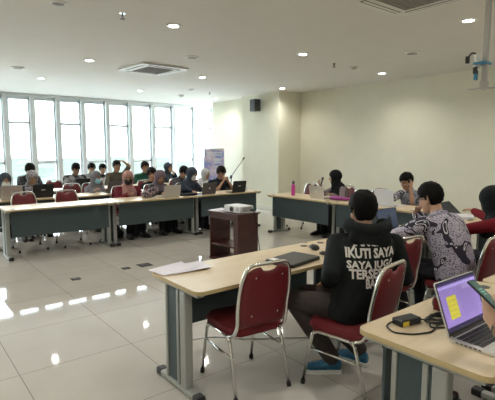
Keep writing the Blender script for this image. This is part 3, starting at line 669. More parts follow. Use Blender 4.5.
# man in the printed hoodie
put_chair(-1.86, 2.385, PI + .14, 'red chair under the man in the printed hoodie')
hm, hi = person('person with short black hair in a charcoal hoodie printed with white words, back turned', (-1.90, 2.45), PI + .22, (-1.99, 2.66, 1.165), 2.78, .06, sh=2.44, shirt=CL['hood'], trousers=CL['trous'], shoe=CL['sneak'], hero='hoodie', vox=.008, hair=1.15, legw=1.2, skin='skin',
    bulk=.028, hs_=1.03, toe=(.7, .1), knee=(.41, .09), feet=((.15, .0), (.05, -.25)), arms=dict(l=dict(w=(-2.10, 2.42, .66), hint=(.2, -.6, -1)), r=dict(w=(-2.02, 2.86, .66), hint=(.5, .5, -1))))
# man in glasses
put_chair(-1.84, 3.84, PI, 'red chair under the man in glasses and white batik shirt')
bm_, bi = person('person in glasses and black-and-white batik shirt leaning on the table, hand at mouth', (-1.86, 3.84), PI, (-2.14, 3.86, 1.16), 3.2, .28, sh=PI - .15, shirt=CL['bat1'], trousers=CL['dark'], hero='batik_shirt', vox=.008, hair=1.0, bulk=.035, hs_=1.06, glasses=True, skin='skin2',
    sleeve=1.0, arms=dict(l=dict(w=(-2.50, 3.70, .79), hint=(-.1, -1, -.4), curl=.5), r=dict(w=(-2.34, 3.99, .99), hint=(-.6, .5, -1), d=(.25, -.25, .55), n=(.7, -.4, 0), curl=1.2)))
# woman in red
rw = sit('person in black headscarf and red blouse reaching across the table at the right edge', (-1.90, 4.58, 1.12), .12, PI, 'red chair under the woman in red at the right edge', sex='f', shirt=CL['redc'], hijab=CL['blackh'], hpitch=.25, vox=.009, hyaw=PI - .1,
    bulk=.015, arms=dict(r=dict(w=(-2.50, 5.10, .97), hint=(0, .3, -1)), l=dict(w=(-2.3, 4.45, .80), hint=(0, -.5, -1))))
# person holding the phone
put_chair(-.22, 2.06, PI, 'red chair under the person holding the phone, outside the right edge')
PW = V((-.735, 1.85, .895))
ph = person('person in brown patterned sleeve holding a phone at the lower right edge', (-.20, 2.06), PI, (-.30, 2.08, 1.19), PI, .45, shirt=CL['bat3'], trousers=CL['dark'], vox=.007, skin='skin2', sleeve=1.0, hero='long_sleeved_shirt',
    feet=((.38, .14), (.40, -.14)), arms=dict(l=dict(w=PW, hint=(.3, -.6, -1), d=(-.35, .15, .75), n=(-.1, .75, .35), curl=.75, thumb=(.6, .7, .5)), r=dict(w=(-.62, 2.22, .80))))

# ------------------------------------------------------------------ words on the hoodie, following the cloth of the back
def hoodie_print():
    bv = BVHTree.FromPolygons([v.co for v in hi['smesh'].vertices], [p.vertices[:] for p in hi['smesh'].polygons]); O = hi['O']
    fs, ls = hi['fs'], hi['ls']; right = -ls; c0 = hi['base'] - O
    for txt, wid, z in (('JANGAN', .26, .965), ('IKUTI SAYA', .35, .892), ('SAYA JUGA', .345, .826), ('TERSESAT', .32, .761), ('BAR', .105, .698)):
        cu = bpy.data.curves.new('t', 'FONT'); cu.body = txt; cu.size = 1.0; cu.align_x = 'CENTER'; cu.offset = .040; cu.resolution_u = 2; o = bpy.data.objects.new('t', cu); link(o)
        dg = bpy.context.evaluated_depsgraph_get(); dg.update(); me = bpy.data.meshes.new_from_object(o.evaluated_get(dg)); bpy.data.objects.remove(o)
        xs = [v.co.x for v in me.vertices]; y_ = [v.co.y for v in me.vertices]; sx_ = wid / (max(xs) - min(xs)); sz = .064 / (max(y_) - min(y_)); mx = (max(xs) + min(xs)) / 2
        t = bmesh.new(); t.from_mesh(me); bpy.data.meshes.remove(me)
        bmesh.ops.subdivide_edges(t, edges=[e for e in t.edges if e.calc_length() > .12], cuts=2); bmesh.ops.triangulate(t, faces=t.faces)
        for v in t.verts:
            p = V((c0.x, c0.y, 0)) + right * ((v.co.x - mx) * sx_) + V((0, 0, z + v.co.y * sz))
            h = bv.ray_cast(p - fs * .6, fs, 1.0)[0]
            v.co = (h - fs * .004) if h else p - fs * .14
        o = obj('printed_words', t, M['text'], hm); o['label'] = 'white printed words %s' % txt
hoodie_print()
# folded hood
q = NB(); base = hi['base'] - hi['O']; fs, ls = hi['fs'], hi['ls']
pts = [base + ls * (.125 * math.cos(a)) - fs * (.03 + .10 * math.sin(a)) + V((0, 0, .085 - .02 * max(0, math.sin(a)))) for a in [(-.35 + i * (PI + .7) / 12) for i in range(13)]]
for a, c in zip(pts, pts[1:]): cap(q, a, c, .05, .05)
for s in (-.5, 0, .5): ellip(q, base + ls * .12 * s - fs * .125 - V((0, 0, -.022 + .03 * (1 - abs(s)))), (.052, .09, .078), Matrix((fs, ls, V((0, 0, 1)))).transposed())
obj('hood', fuse(q, .008), CL['hood'], hm)
# collar of the batik shirt
q = NB(); base = bi['base'] - bi['O']; fs, ls = bi['fs'], bi['ls']
tube(q, [base + ls * .07 * math.cos(a) + fs * (.012 + .066 * math.sin(a)) + V((0, 0, .028 - .03 * math.sin(a))) for a in [i * PI / 8 for i in range(16)]], .016, 8, closed=True); obj('collar', q, CL['bat1'], bm_)
# watch on the phone arm
q = NB(); E_, W_ = ph[1]['J']['l'][1], ph[1]['J']['l'][2]; d = (W_ - E_).normalized(); u = d.orthogonal().normalized(); v_ = d.cross(u); c = W_ - d * .012
tube(q, [c + (u * math.cos(a) + v_ * math.sin(a)) * .031 for a in [i * PI / 8 for i in range(16)]], .007, 8, closed=True); obj('bracelet', q, M['darkgrey'], ph[0])

# ------------------------------------------------------------------ things on the tables
def sheet_screen(t):
    c = t.nodes.new('ShaderNodeTexCoord'); s = t.nodes.new('ShaderNodeSeparateXYZ'); t.links.new(c.outputs['Object'], s.inputs[0])
    return c, s
def mask_box(t, s, y0, y1, x0, x1):
    outs = []
    for ax, a, b_ in (('Y', y0, y1), ('X', x0, x1)):
        for op, v in (('GREATER_THAN', a), ('LESS_THAN', b_)):
            m = t.nodes.new('ShaderNodeMath'); m.operation = op; t.links.new(s.outputs[ax], m.inputs[0]); m.inputs[1].default_value = v; outs.append(m.outputs[0])
    r = outs[0]
    for o in outs[1:]:
        m = t.nodes.new('ShaderNodeMath'); m.operation = 'MULTIPLY'; t.links.new(r, m.inputs[0]); t.links.new(o, m.inputs[1]); r = m.outputs[0]
    return r
def mixc(t, fac, a, b_):
    m = t.nodes.new('ShaderNodeMixRGB')
    if fac is not None: t.links.new(fac, m.inputs[0])
    for i, c in ((1, a), (2, b_)):
        if isinstance(c, tuple): m.inputs[i].default_value = (*c, 1)
        else: t.links.new(c, m.inputs[i])
    return m.outputs[0]
def rows_of(t, c, sc, axis):
    w_ = t.nodes.new('ShaderNodeTexWave'); w_.bands_direction = axis; w_.inputs['Scale'].default_value = sc; t.links.new(c.outputs['Object'], w_.inputs[0]); return w_.outputs['Fac']
def purple(t):
    c, s = sheet_screen(t); base = (.26, .18, .45)
    n = t.nodes.new('ShaderNodeTexNoise'); n.inputs['Scale'].default_value = 120; t.links.new(c.outputs['Object'], n.inputs[0])
    r = ramp(t, n.outputs[0], [(0, (.15, .10, .27)), (.55, (.25, .175, .43)), (1, (.28, .20, .47))], 'LINEAR').outputs[0]
    col = mixc(t, mask_box(t, s, -.12, .015, -.065, .075), base, r)
    col = mixc(t, mask_box(t, s, -.148, -.035, .055, .08), col, (.31, .24, .50))
    st = ramp(t, rows_of(t, c, 14, 'X'), [(0, (.40, .36, .05)), (.3, (.50, .44, .05))], 'LINEAR').outputs[0]
    col = mixc(t, mask_box(t, s, .04, .125, -.06, .045), col, st)
    col = mixc(t, mask_box(t, s, -.2, .2, .082, .092), col, (.42, .34, .72)); col = mixc(t, mask_box(t, s, -.2, .2, -.2, -.088), col, (.02, .015, .05)); col = mixc(t, mask_box(t, s, -.2, .2, .098, .2), col, (.04, .03, .09))
    return col
def darkvid(t):
    c, s = sheet_screen(t); col = mixc(t, mask_box(t, s, -.2, .2, .075, .2), (.045, .06, .09), (.03, .045, .08))
    col = mixc(t, mask_box(t, s, -.055, .005, -.075, .02), col, (.006, .008, .012)); col = mixc(t, mask_box(t, s, -.04, -.01, .02, .05), col, (.012, .012, .014))
    col = mixc(t, mask_box(t, s, -.2, .2, -.2, -.085), col, (.012, .02, .03)); return col
M['scr_purple'] = flat_screen('purple_spreadsheet_screen', purple, .75); M['scr_dark'] = flat_screen('dark_video_screen', darkvid, .55)
M['scr_off'] = mat('laptop_screen', (.02, .025, .03), .2, emit=.3); M['scr_phone'] = mat('phone_screen', (.025, .06, .055), .12, emit=.5)
M['key'] = mat('black_keys', (.012, .012, .014), .5)
def laptop(x, y, z, rot, label, shell, wdt=.32, dep=.22, tilt=.30, screen='scr_off', mark=None, detail=False, group=None):
    """+x is away from the user; lid hinged at x=+dep/2"""
    t = thing('laptop', label, 'laptop', (x, y, z), rot, group); hw = wdt / 2; hd_ = dep / 2
    b = NB(); prism(b, rrect(-hd_, hd_, -hw, hw, .012, 3), 0.002, .014); obj('base', b, M[shell], t)
    k_ = NB(); nr, nc = 5, 13
    for i in range(nr):
        for j in range(nc):
            kx = -.015 + i * .0215 * dep / .22; ky = -hw + .024 + j * (wdt - .048) / nc; box(k_, kx, kx + .018 * dep / .22, ky, ky + (wdt - .048) / nc - .0035, .013, .0165)
    obj('keyboard', k_, M['key'], t).data['keys'] = 1
    tp = NB(); box(tp, -hd_ + .012, -.03, -.05, .05, .013, .0145); obj('trackpad', tp, M[shell], t)
    L = Matrix.Translation((hd_ - .004, 0, .014)) @ Matrix.Rotation(tilt, 4, 'Y')   # lid local: z up the lid, x outwards
    ld = NB(); prism(ld, rrect(-hw, hw, 0, dep, .012, 3), -.006, 0, 0, L @ Matrix(((0, 0, -1, 0), (1, 0, 0, 0), (0, 1, 0, 0), (0, 0, 0, 1)))); bmesh.ops.recalc_face_normals(ld, faces=ld.faces); lid = obj('lid', ld, M[shell], t)
    bz = NB(); box(bz, -.0008, 0, -hw + .004, hw - .004, .006, dep - .004); bmesh.ops.transform(bz, matrix=L, verts=bz.verts); obj('bezel', bz, M['black'], lid)
    s = NB(); hh = dep / 2 - .012; box(s, -hh + .004, hh, -hw + .012, hw - .012, -.001, 0)
    so = obj('screen', s, M[screen], lid); so.matrix_parent_inverse = Matrix.Identity(4)
    so.matrix_local = L @ Matrix.Translation((-.0008, 0, dep / 2 + .004)) @ Matrix(((0, 0, -1, 0), (0, -1, 0, 0), (-1, 0, 0, 0), (0, 0, 0, 1))) @ Matrix.Rotation(0, 4, 'Z')
    so.matrix_local = L @ Matrix.Translation((-.0008, 0, dep / 2 + .004)) @ Matrix(((0, 0, -1, 0), (0, 1, 0, 0), (1, 0, 0, 0), (0, 0, 0, 1)))
    h = NB(); tube(h, [(hd_ - .004, -hw + .03, .014), (hd_ - .004, hw - .03, .014)], .006, 8); obj('hinge', h, M['darkgrey'], t)
    if mark:
        m = NB()
        if mark == 'apple':
            poly = [(.016 * math.cos(a) * (1 + .12 * math.sin(a)), .018 * math.sin(a)) for a in [i * PI / 10 for i in range(20)]]; poly = [(min(px, .009 + abs(py) * .4), py) for px, py in poly]
            prism(m, [(p_, q_ + dep * .5) for p_, q_ in poly], 0.0, .0008, 0, L @ Matrix(((0, 0, 1, .006), (1, 0, 0, 0), (0, 1, 0, 0), (0, 0, 0, 1)))); prism(m, [(p_ * .004 + .003, q_ * .007 + dep * .5 + .026) for p_, q_ in [(math.cos(a), math.sin(a)) for a in [i * PI / 5 for i in range(10)]]], 0, .0008, 0, L @ Matrix(((0, 0, 1, .006), (1, 0, 0, 0), (0, 1, 0, 0), (0, 0, 0, 1))))
        elif mark == 'round': lathe(m, [(.016, 0), (.016, .0008)], 20, T=L @ Matrix.Translation((.006, 0, dep * .5)) @ Matrix.Rotation(PI / 2, 4, 'Y'))
        elif mark == 'bar':
            poly = [(-.035, -.006), (-.03, .008), (.035, .008), (.03, -.006)]; prism(m, [(p_, q_ + dep * .55) for p_, q_ in poly], 0, .0008, 0, L @ Matrix(((0, 0, 1, .006), (1, 0, 0, 0), (0, 1, 0, 0), (0, 0, 0, 1))))
        bmesh.ops.recalc_face_normals(m, faces=m.faces); obj('logo', m, M['logo'], lid)
    if detail:
        p_ = NB()
        for i in range(6): box(p_, -.02 + i * .02, -.02 + i * .02 + .012, hw - .002, hw + .0006, .005, .010)
        obj('side_port', p_, M['black'], t)['kind'] = 'stuff'
    return t
Z = .75
laptop(-7.25, 3.97, Z, 0, 'silver laptop on the front row before the mauve headscarf', 'silver', .33, .22, .25)
laptop(-7.32, 4.82, Z, 0, 'dark grey laptop on the front row before the slate headscarf', 'lapg', .32, .22, .25, mark='round')
laptop(-7.22, 5.47, Z, 0, 'black laptop with a white mark at the right end of the front row', 'lapb', .33, .23, .2, mark='bar')
laptop(-8.6, 1.62, Z, 0, 'silver laptop with a round white mark at the left edge, second row', 'silver', .34, .24, .2, mark='apple')
laptop(-8.68, 2.15, Z, 0, 'black laptop in front of the grey floral headscarf', 'lapb', .35, .24, .2, mark='bar')
laptop(-8.75, 3.52, Z, 0, 'brownish grey laptop in front of the pale blue mask', 'lapg', .31, .21, .2)
laptop(-10.05, 3.32, Z, 0, 'small black laptop on the back row table by the windows', 'lapb', .32, .22, .2)
laptop(-5.36, 5.98, Z, -PI / 2, 'silver laptop with a white fruit mark on the right-wall table', 'silver', .34, .22, .2, mark='apple')
laptop(-3.96, 5.98, Z, -PI / 2 - .1, 'white laptop before the person phoning at the right wall', 'lapw', .36, .25, .18)
laptop(-2.56, 4.06, Z, PI, 'open laptop showing a dark picture in front of the man in glasses', 'lapb', .36, .24, .25, 'scr_dark')
laptop(-.815, 2.10, Z, PI - .02, 'open silver laptop with a purple spreadsheet on the nearest table', 'alu', .37, .25, .35, 'scr_purple', detail=True)
laptop(-2.72, 5.75, Z, PI, 'open black laptop far down the right row behind the man in glasses', 'lapb', .34, .23, .85)
# closed laptop on the near table
t = thing('laptop', 'closed dark laptop lying on the near table beside the hoodie', 'laptop', (-2.43, 2.40, Z), PI + .18)
b = NB(); prism(b, rrect(-.13, .13, -.19, .19, .015, 4), .004, .016); obj('base', b, M['black'], t)
b = NB(); prism(b, rrect(-.13, .13, -.19, .19, .015, 4), .017, .028); bmesh.ops.bevel(b, geom=[e for e in b.edges if abs(e.verts[0].co.z - e.verts[1].co.z) < 1e-5 and e.verts[0].co.z > .02], offset=.004, segments=2, affect='EDGES'); obj('lid', b, M['lapb'], t)
b = NB(); box(b, .06, .12, .1, .16, .0275, .0288, .0005); obj('sticker', b, M['logo'], t)
b = NB(); tube(b, [(.128, -.12, .016), (.128, .12, .016)], .006, 8); obj('hinge', b, M['darkgrey'], t)
def mouse(x, y, rot, label, s=1.0, z=Z):
    t = thing('computer_mouse', label, 'mouse', (x, y, z), rot); b = NB()
    loft(b, [((-.055 * s, 0, .010 * s), (0, 0, .008 * s), (0, .018 * s, 0)), ((-.045 * s, 0, .016 * s), (0, 0, .016 * s), (0, .028 * s, 0)), ((-.01 * s, 0, .019 * s), (0, 0, .019 * s), (0, .031 * s, 0)), ((.035 * s, 0, .014 * s), (0, 0, .014 * s), (0, .028 * s, 0)), ((.055 * s, 0, .009 * s), (0, 0, .008 * s), (0, .018 * s, 0))], 16)
    obj('shell', b, M['black'], t, smooth=True); b = NB(); lathe(b, [(.006 * s, -.004), (.006 * s, .004)], 12, T=Matrix.Translation((.03 * s, 0, .027 * s)) @ Matrix.Rotation(PI / 2, 4, 'X')); obj('scroll_wheel', b, M['darkgrey'], t)
mouse(-2.62, 2.84, 2.6, 'larger black mouse beside the closed laptop', 1.25); mouse(-2.42, 2.76, 3.4, 'smaller black mouse in front of the larger one', .9)
t = thing('usb_cable', 'thin white cable lying on the near table behind the mice', 'cable', (-2.55, 2.98, Z)); b = NB(); tube(b, fillet([(-.1, -.04, .004), (0, -.02, .004), (.05, .06, .004), (.0, .12, .004), (.14, .1, .004)], .05), .003, 6); obj('wire', b, M['paper'], t); b = NB(); box(b, .14, .17, .092, .108, 0, .009, .002); obj('plug', b, M['black'], t)
def paper(x, y, rot, label, w_=.21, h_=.3, z=Z, bend=.01, g=None):
    t = NB(); nx, ny = 8, 8; G_ = [[t.verts.new((-w_ / 2 + w_ * i / nx, -h_ / 2 + h_ * j / ny, .0012 + bend * ((i / nx - .5) * 2) ** 4 * (j / ny))) for j in range(ny + 1)] for i in range(nx + 1)]
    for i in range(nx):
        for j in range(ny): t.faces.new((G_[i][j], G_[i + 1][j], G_[i + 1][j + 1], G_[i][j + 1]))
    solidify(t, .0008); o = obj('paper_sheet', t, M['paper'], None, (x, y, z)); o.rotation_euler = (0, 0, rot); return tag(o, label, 'paper', g)
paper(-2.80, 1.56, .12, 'white sheet of paper at the left end of the near table', z=Z + .004); paper(-2.755, 1.66, -.12, 'second white sheet overlapping the first, toward the chair', z=Z + .006)
paper(-2.60, 4.62, .3, 'white sheet on the table beyond the man in glasses'); paper(-2.42, 3.62, .5, 'white sheet under the batik sleeve on the table', .25, .32)
paper(-7.32, 4.55, .2, 'white sheet on the front row between the two laptops'); paper(-5.42, 3.82, .08, 'white sheet on top of the brown projector stand', .2, .26, .72)
for i, (dx, l) in enumerate(((0, 'white notebook under another on the table behind the woman in red'), (.03, 'upper white notebook on the table behind the woman in red'))):
    t = thing('notebook', l, 'notebook', (-2.66 + dx, 5.2 + dx + .35, Z + .022 * i), .3 + .2 * i); b = NB(); box(b, -.1, .1, -.14, .14, 0, .021, .002); obj('pages', b, M['paper'], t); b = NB(); box(b, -.102, .102, -.142, .142, .0205, .022); obj('cover', b, M['lapw'], t)
# bottle
t = thing('water_bottle', 'magenta water bottle with a dark cap on the right-wall table', 'bottle', (-6.02, 5.93, Z)); b = NB(); lathe(b, [(.034, 0), (.037, .006), (.037, .185), (.030, .205), (.022, .215), (.022, .225)], 24); obj('body', b, M['pink'], t)
b = NB(); lathe(b, [(.026, .223), (.027, .228), (.027, .255), (.022, .262)], 20); tube(b, fillet([(-.018, 0, .26), (-.018, 0, .28), (.018, 0, .28), (.018, 0, .26)], .012), .005, 8); obj('cap', b, M['black'], t)
# purple bag on the table
b = NB(); ellip(b, (0, 0, .033), (.12, .18, .033)); ellip(b, (.03, .1, .03), (.1, .12, .03)); ellip(b, (.02, -.12, .027), (.11, .1, .027)); t = thing('fabric_pouch', 'purple fabric pouch on the table beside the silver laptop at the wall', 'pouch', (-4.98, 6.0, Z), PI / 2)
obj('pouch_body', fuse(b, .012), M['purple'], t); b = NB(); tube(b, fillet([(-.08, -.14, .045), (-.02, 0, .068), (.02, .16, .045)], .06), .006, 6); obj('zip', b, M['maroon'] if 'maroon' in M else CL['maroon'], t)
# microphone held by the woman, and the phone of the man
J = wi['J']['r'][2] + wi['O']; t = thing('handheld_microphone', 'black handheld microphone at the mouth of the person in lilac', 'microphone', J + V((-.005, .0, .06)), 0); a_, e_ = V((.02, -.02, -.08)), V((.01, .06, .10)); d = (e_ - a_).normalized()
b = NB(); tube(b, [a_, a_ + d * .15], [.011, .015], 12); obj('handle', b, M['black'], t); b = NB(); ellip(b, a_ + d * .17, (.024, .024, .026)); obj('grille_head', b, M['darkgrey'], t)
J = mp[1]['J']['l'][2] + mp[1]['O']; t = thing('mobile_phone', 'dark phone held at the ear by the man behind the white laptop', 'phone', J + V((-.035, .03, .06))); b = NB(); box(b, -.005, .005, -.035, .035, -.07, .07, .004); obj('phone_body', b, M['black'], t); b = NB(); box(b, -.006, -.0048, -.03, .03, -.062, .062); obj('screen', b, M['scr_off'], t)
# patterned bag, black pouch and box on the front row
b = NB(); ellip(b, (0, 0, .09), (.09, .15, .09)); ellip(b, (.02, .05, .12), (.07, .1, .08)); ellip(b, (.02, -.09, .06), (.09, .1, .06)); M['bagp'] = mottled('patterned_bag_fabric', (.03, .03, .05), (.40, .30, .30), 22, .5)
t = thing('patterned_bag', 'slouched pink and grey patterned bag on the front row table', 'bag', (-7.36, 3.80 - .14, Z)); obj('bag_body', fuse(b, .012), M['bagp'], t); b = NB(); tube(b, fillet([(.02, -.08, .13), (.04, -.05, .22), (.04, .05, .23), (.02, .09, .16)], .05), .008, 8); obj('handle', b, M['black'], t)
t = thing('document_pouch', 'flat black pouch lying on the front row beside the slate headscarf', 'pouch', (-7.3, 4.45 - .05, Z), .2); b = NB(); prism(b, rrect(-.13, .13, -.16, .16, .03), 0, .035); bmesh.ops.bevel(b, geom=[e for e in b.edges if abs(e.verts[0].co.z - e.verts[1].co.z) < 1e-5], offset=.012, segments=3, affect='EDGES'); obj('pouch_body', b, CL['black'], t, smooth=True); b = NB(); tube(b, [(.125, -.13, .03), (.125, .13, .03)], .004, 6); obj('zip', b, M['silver'], t)
t = thing('tissue_box', 'small white box at the right end of the front row', 'box', (-7.4, 5.8, Z), .1); b = NB(); box(b, -.06, .06, -.09, .09, 0, .07, .004); obj('carton', b, M['lapw'], t); b = NB(); box(b, -.02, .02, -.05, .05, .0695, .0705); obj('opening', b, M['darkgrey'], t)
# phone in the foreground hand
pw = ph[1]['J']['l'][2] + ph[1]['O']
t = thing('mobile_phone', 'phone with a dark green screen held over the purple laptop', 'phone', pw + V((-.055, .005, .125)), 0); t.rotation_euler = (-.15, .62, 0)
b = NB(); prism(b, rrect(-.078, .078, -.037, .037, .009), -.004, .004); obj('phone_body', b, M['black'], t); b = NB(); prism(b, rrect(-.073, .073, -.033, .033, .006), .0038, .0046); obj('screen', b, M['scr_phone'], t)
b = NB()
for i, w_ in enumerate((.018, .024, .014)): box(b, -.03 + i * .012, -.025 + i * .012, -w_, w_, .0045, .005)
obj('screen_content', b, mat('green_screen_text', (.10, .22, .17), .4, emit=.6), t)['kind'] = 'stuff'
# charger and cables on the nearest table
t = thing('power_adapter', 'black charger brick with a yellow label beside the purple laptop', 'charger', (-1.18, 1.96, Z), -.2)
b = NB(); box(b, -.035, .035, -.065, .065, 0, .034, .006); obj('brick', b, M['black'], t); b = NB(); box(b, .0352, .0358, -.06, -.02, .005, .028); obj('label_sticker', b, M['yellow'], t)
random.seed(3); b = NB()
def loopy(cx, cy, n, ra, z0):
    return [(cx + ra * (1 + .3 * random.uniform(-1, 1)) * math.cos(i * 1.35), cy + ra * 1.5 * (1 + .3 * random.uniform(-1, 1)) * math.sin(i * 1.35), z0 + .004 + .006 * (i % 3)) for i in range(n)]
tube(b, fillet([(-.03, -.06, .012), (-.02, -.12, .006), (.06, -.15, .004), (.12, -.08, .004), (.14, .02, .005), (.10, .1, .01)] + loopy(.05, .16, 14, .05, .0) + [(.1, .05, .006), (.13, .12, .004)], .03, 4), .0042, 7)
tube(b, fillet([(0, .065, .012), (.02, .1, .01)] + loopy(.05, .17, 12, .045, .012) + [(.02, .2, .006), (-.02, .24, .004)], .03, 4), .0042, 7); obj('cord', b, M['cable'], t)
t = thing('zip_pouch', 'dark pouch with a red edge behind the purple laptop', 'pouch', (-1.16, 2.26, Z), .3); b = NB(); ellip(b, (0, 0, .045), (.05, .06, .045)); ellip(b, (.0, .02, .06), (.035, .05, .04)); obj('pouch_body', fuse(b, .007), M['darkgrey'], t); b = NB(); box(b, -.03, .02, -.062, -.05, .02, .085, .004); obj('red_tab', b, M['red'], t)

# ------------------------------------------------------------------ floor-standing things
t = thing('projector_stand', 'dark brown wooden projector stand with open front and shelf', 'stand', (-5.17, 3.88, 0), .07)
hx, hy = .33, .2
for s in (-1, 1):
    b = NB(); x = s * (hx - .02); 
    if s > 0: box(b, hx - .11, hx - .01, -hy + .01, hy - .01, 0.02, .70, .003)
    else: box(b, -hx + .01, -hx + .035, -hy + .01, hy - .01, 0.02, .70, .003)
    obj('side_panel', b, M['dwood'], t)
b = NB(); box(b, -hx - .01, hx + .01, -hy - .015, hy + .015, .698, .72, .004); obj('top', b, M['dwood'], t)
b = NB(); box(b, -hx + .03, hx - .02, -hy + .012, -hy + .03, .62, .698); obj('apron', b, M['dwood'], t)
b = NB(); box(b, -hx + .03, hx - .03, -hy + .02, hy - .02, .22, .245, .002); obj('shelf', b, M['dwood'], t)
b = NB(); box(b, -hx + .005, hx - .005, -hy + .005, hy - .005, .0, .03, .002); obj('plinth', b, M['dwood'], t)
t = thing('projector', 'white projector standing on the brown stand', 'projector', (-5.04, 3.88, .72), .07)
b = NB(); prism(b, rrect(-.18, .18, -.13, .13, .02), .012, .1); bmesh.ops.bevel(b, geom=[e for e in b.edges if abs(e.verts[0].co.z - e.verts[1].co.z) < 1e-5], offset=.01, segments=2, affect='EDGES'); obj('case', b, M['projw'], t)
b = NB(); lathe(b, [(.036, 0), (.036, .012), (.028, .014), (.024, .004)], 24, T=Matrix.Translation((.0, -.13, .058)) @ Matrix.Rotation(PI / 2, 4, 'X')); ln = obj('lens_ring', b, M['darkgrey'], t); b = NB(); ellip(b, (.0, -.134, .058), (.024, .006, .024)); obj('lens', b, M['lens'], ln)
b = NB()
for i in range(6): box(b, .1795, .1815, -.09, .09, .025 + i * .011, .031 + i * .011)
for i in range(5): box(b, .09, .15, -.1315, -.1295, .03 + i * .012, .036 + i * .012)
obj('vent', b, M['acg'], t)
b = NB(); box(b, .13, .19, .06, .11, .03, .055, .002); obj('connector', b, M['black'], t)
for x_ in (-.14, .14):
    b = NB(); lathe(b, [(.012, 0), (.012, .014)], 12, (x_, -.09, 0)); obj('foot', b, M['black'], t)
t = thing('video_cable', 'black cable hanging from the projector down the stand side', 'cable', (-4.82, 3.98, .72)); b = NB(); tube(b, fillet([(-.08, -.02, .04), (0, 0, .03), (.02, .02, -.1), (.03, .06, -.4), (.05, .1, -.70), (.2, .5, -.715), (.1, 1.2, -.715)], .06), .005, 6); obj('cord', b, M['cable'], t); b = NB(); box(b, -.1, -.07, -.03, -.01, .03, .05, .003); obj('plug', b, M['black'], t)
# roll-up banner
def banner_mat():
    m, t, b = nodes('banner_print'); b.inputs['Roughness'].default_value = .5; c = t.nodes.new('ShaderNodeTexCoord'); n = t.nodes.new('ShaderNodeTexNoise'); n.inputs['Scale'].default_value = 3.5; n.inputs['Detail'].default_value = 3; t.links.new(c.outputs['Object'], n.inputs[0])
    r = ramp(t, n.outputs[0], [(0.25, (.10, .12, .42)), (.45, (.30, .36, .72)), (.55, (.62, .50, .66)), (.7, (.70, .74, .88))], 'LINEAR'); t.links.new(r.outputs[0], b.inputs['Base Color']); return m
t = thing('roll_up_banner', 'blue and pink roll-up banner standing at the last window', 'banner', (-10.85, 7.45, 0), -.40)
b = NB(); box(b, -.006, .006, -.3, .3, .08, 1.62); obj('printed_sheet', b, banner_mat(), t)
b = NB(); box(b, -.07, .07, -.32, .32, 0, .08, .01); obj('base_cassette', b, M['alu'], t); b = NB(); tube(b, [(-.02, 0, .08), (-.02, 0, 1.63)], .01, 8); obj('support_rod', b, M['darkgrey'], t); b = NB(); box(b, -.012, .012, -.305, .305, 1.615, 1.64, .003); obj('top_rail', b, M['alu'], t)
b = NB()
for i, (y0_, y1_, z_) in enumerate(((-.12, .24, 1.5), (-.08, .24, 1.44), (-.02, .24, 1.32), (-.02, .2, 1.27), (.0, .22, 1.22), (.0, .18, 1.1))): box(b, .006, .0068, y0_, y1_, z_, z_ + .025)
obj('print_bars', b, M['logo'], t)['kind'] = 'stuff'
# microphone stand
t = thing('microphone_stand', 'black boom microphone stand leaning before the cream wall', 'microphone stand', (-8.6, 6.39, 0))
b = NB()
for a in (.3, 2.4, 4.5): tube(b, [(0, 0, .12), (.26 * math.cos(a), .26 * math.sin(a), .012)], .009, 8)
obj('tripod', b, M['black'], t); b = NB(); tube(b, [(0, 0, .05), (0, 0, .98)], .010, 8); obj('upright', b, M['black'], t); b = NB(); tube(b, [(-.1, -.1, .82), (0, 0, .97), (.0, .36, 1.36)], .007, 8); obj('boom_arm', b, M['black'], t)
b = NB(); ellip(b, (0, 0, .96), (.03, .03, .045)); obj('clutch', b, M['black'], t); b = NB(); tube(b, [(.0, .35, 1.35), (0, .40, 1.42)], [.012, .02], 10); obj('microphone_clip', b, M['black'], t)
# floor sockets
for x, y, l in ((-5.7, 2.72, 'steel floor socket plate farther from the viewer, left of the projector stand'), (-5.61, 1.74, 'dark floor socket plate alone in the middle of the tiles'), (-5.7, 2.44, 'small floor socket plate beside its larger neighbour')):
    s = .09 if '2.72' in str(y) else .055; t = thing('floor_socket', l, 'floor socket', (x, y, 0)); b = NB(); box(b, -s, s, -s, s, 0, .004, .0015); obj('plate', b, M['acd'], t); b = NB(); box(b, -s * .6, s * .6, -s * .6, s * .6, .0035, .006, .001); obj('lid', b, M['darkgrey'], t)
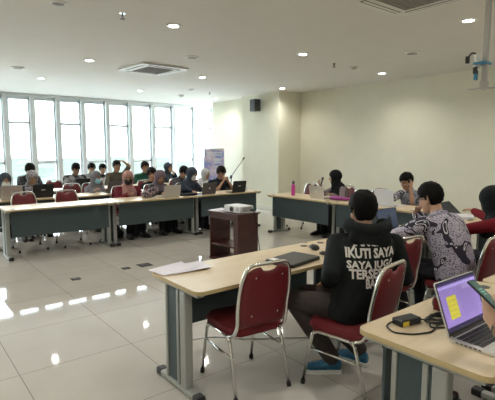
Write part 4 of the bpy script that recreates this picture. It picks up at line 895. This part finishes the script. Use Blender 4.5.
# cable on the floor under the near table
t = thing('floor_cable', 'pale cable curving over the floor under the near table', 'cable', (-2.9, 2.2, 0)); b = NB(); tube(b, fillet([(-.3, -.5, .006), (-.2, -.1, .006), (.05, .1, .006), (.25, .42, .006), (.55, .75, .006), (.9, .95, .006)], .15), .006, 6); obj('cord', b, M['lapw'], t); b = NB(); box(b, .88, .96, .92, .98, 0, .03, .004); obj('plug', b, M['black'], t)
# bags under the front row
def bag(x, y, s, label, m, cat='bag', name='carrier_bag'):
    t = thing(name, label, cat, (x, y, 0)); b = NB(); ellip(b, (0, 0, .13 * s), (.09 * s, .13 * s, .13 * s)); ellip(b, (.02, .05 * s, .08 * s), (.11 * s, .12 * s, .08 * s)); ellip(b, (0, -.05 * s, .07 * s), (.11 * s, .1 * s, .07 * s)); obj('bag_body', fuse(b, .014), m, t)
    b = NB(); tube(b, fillet([(0, -.05 * s, .22 * s), (0, -.04 * s, .33 * s), (0, .04 * s, .33 * s), (0, .05 * s, .22 * s)], .04), .008 * s, 6); obj('bag_handle', b, m, t)
bag(-7.75, 5.12, 1.0, 'white carrier bag on the floor under the right end of the front row', M['paper']); bag(-8.05, 1.36, 1.1, 'white carrier bag on the floor at the left edge', M['lapw'])
bag(-7.8, 3.12, 1.1, 'black bag on the floor under the front row table seam', CL['black'], name='backpack')
# sandals under the nearest table
for i, (x, y, r, l) in enumerate(((-1.12, 2.52, 2.6, 'dark sandal on the floor under the nearest table'), (-1.25, 2.72, 2.9, 'second dark sandal farther under the nearest table'))):
    t = thing('sandal', l, 'sandal', (x, y, 0), r); b = NB(); prism(b, [(-.13, -.03), (-.1, -.04), (0, -.035), (.08, -.045), (.13, -.03), (.14, 0), (.13, .03), (.08, .045), (0, .035), (-.1, .04), (-.13, .03)], 0, .022); obj('sole', b, M['black'], t)
    b = NB(); tube(b, [(.05, -.045, .018), (.05, -.03, .05), (.05, 0, .062), (.05, .03, .05), (.05, .045, .018)], .012, 8); obj('strap', b, M['dwood'], t)
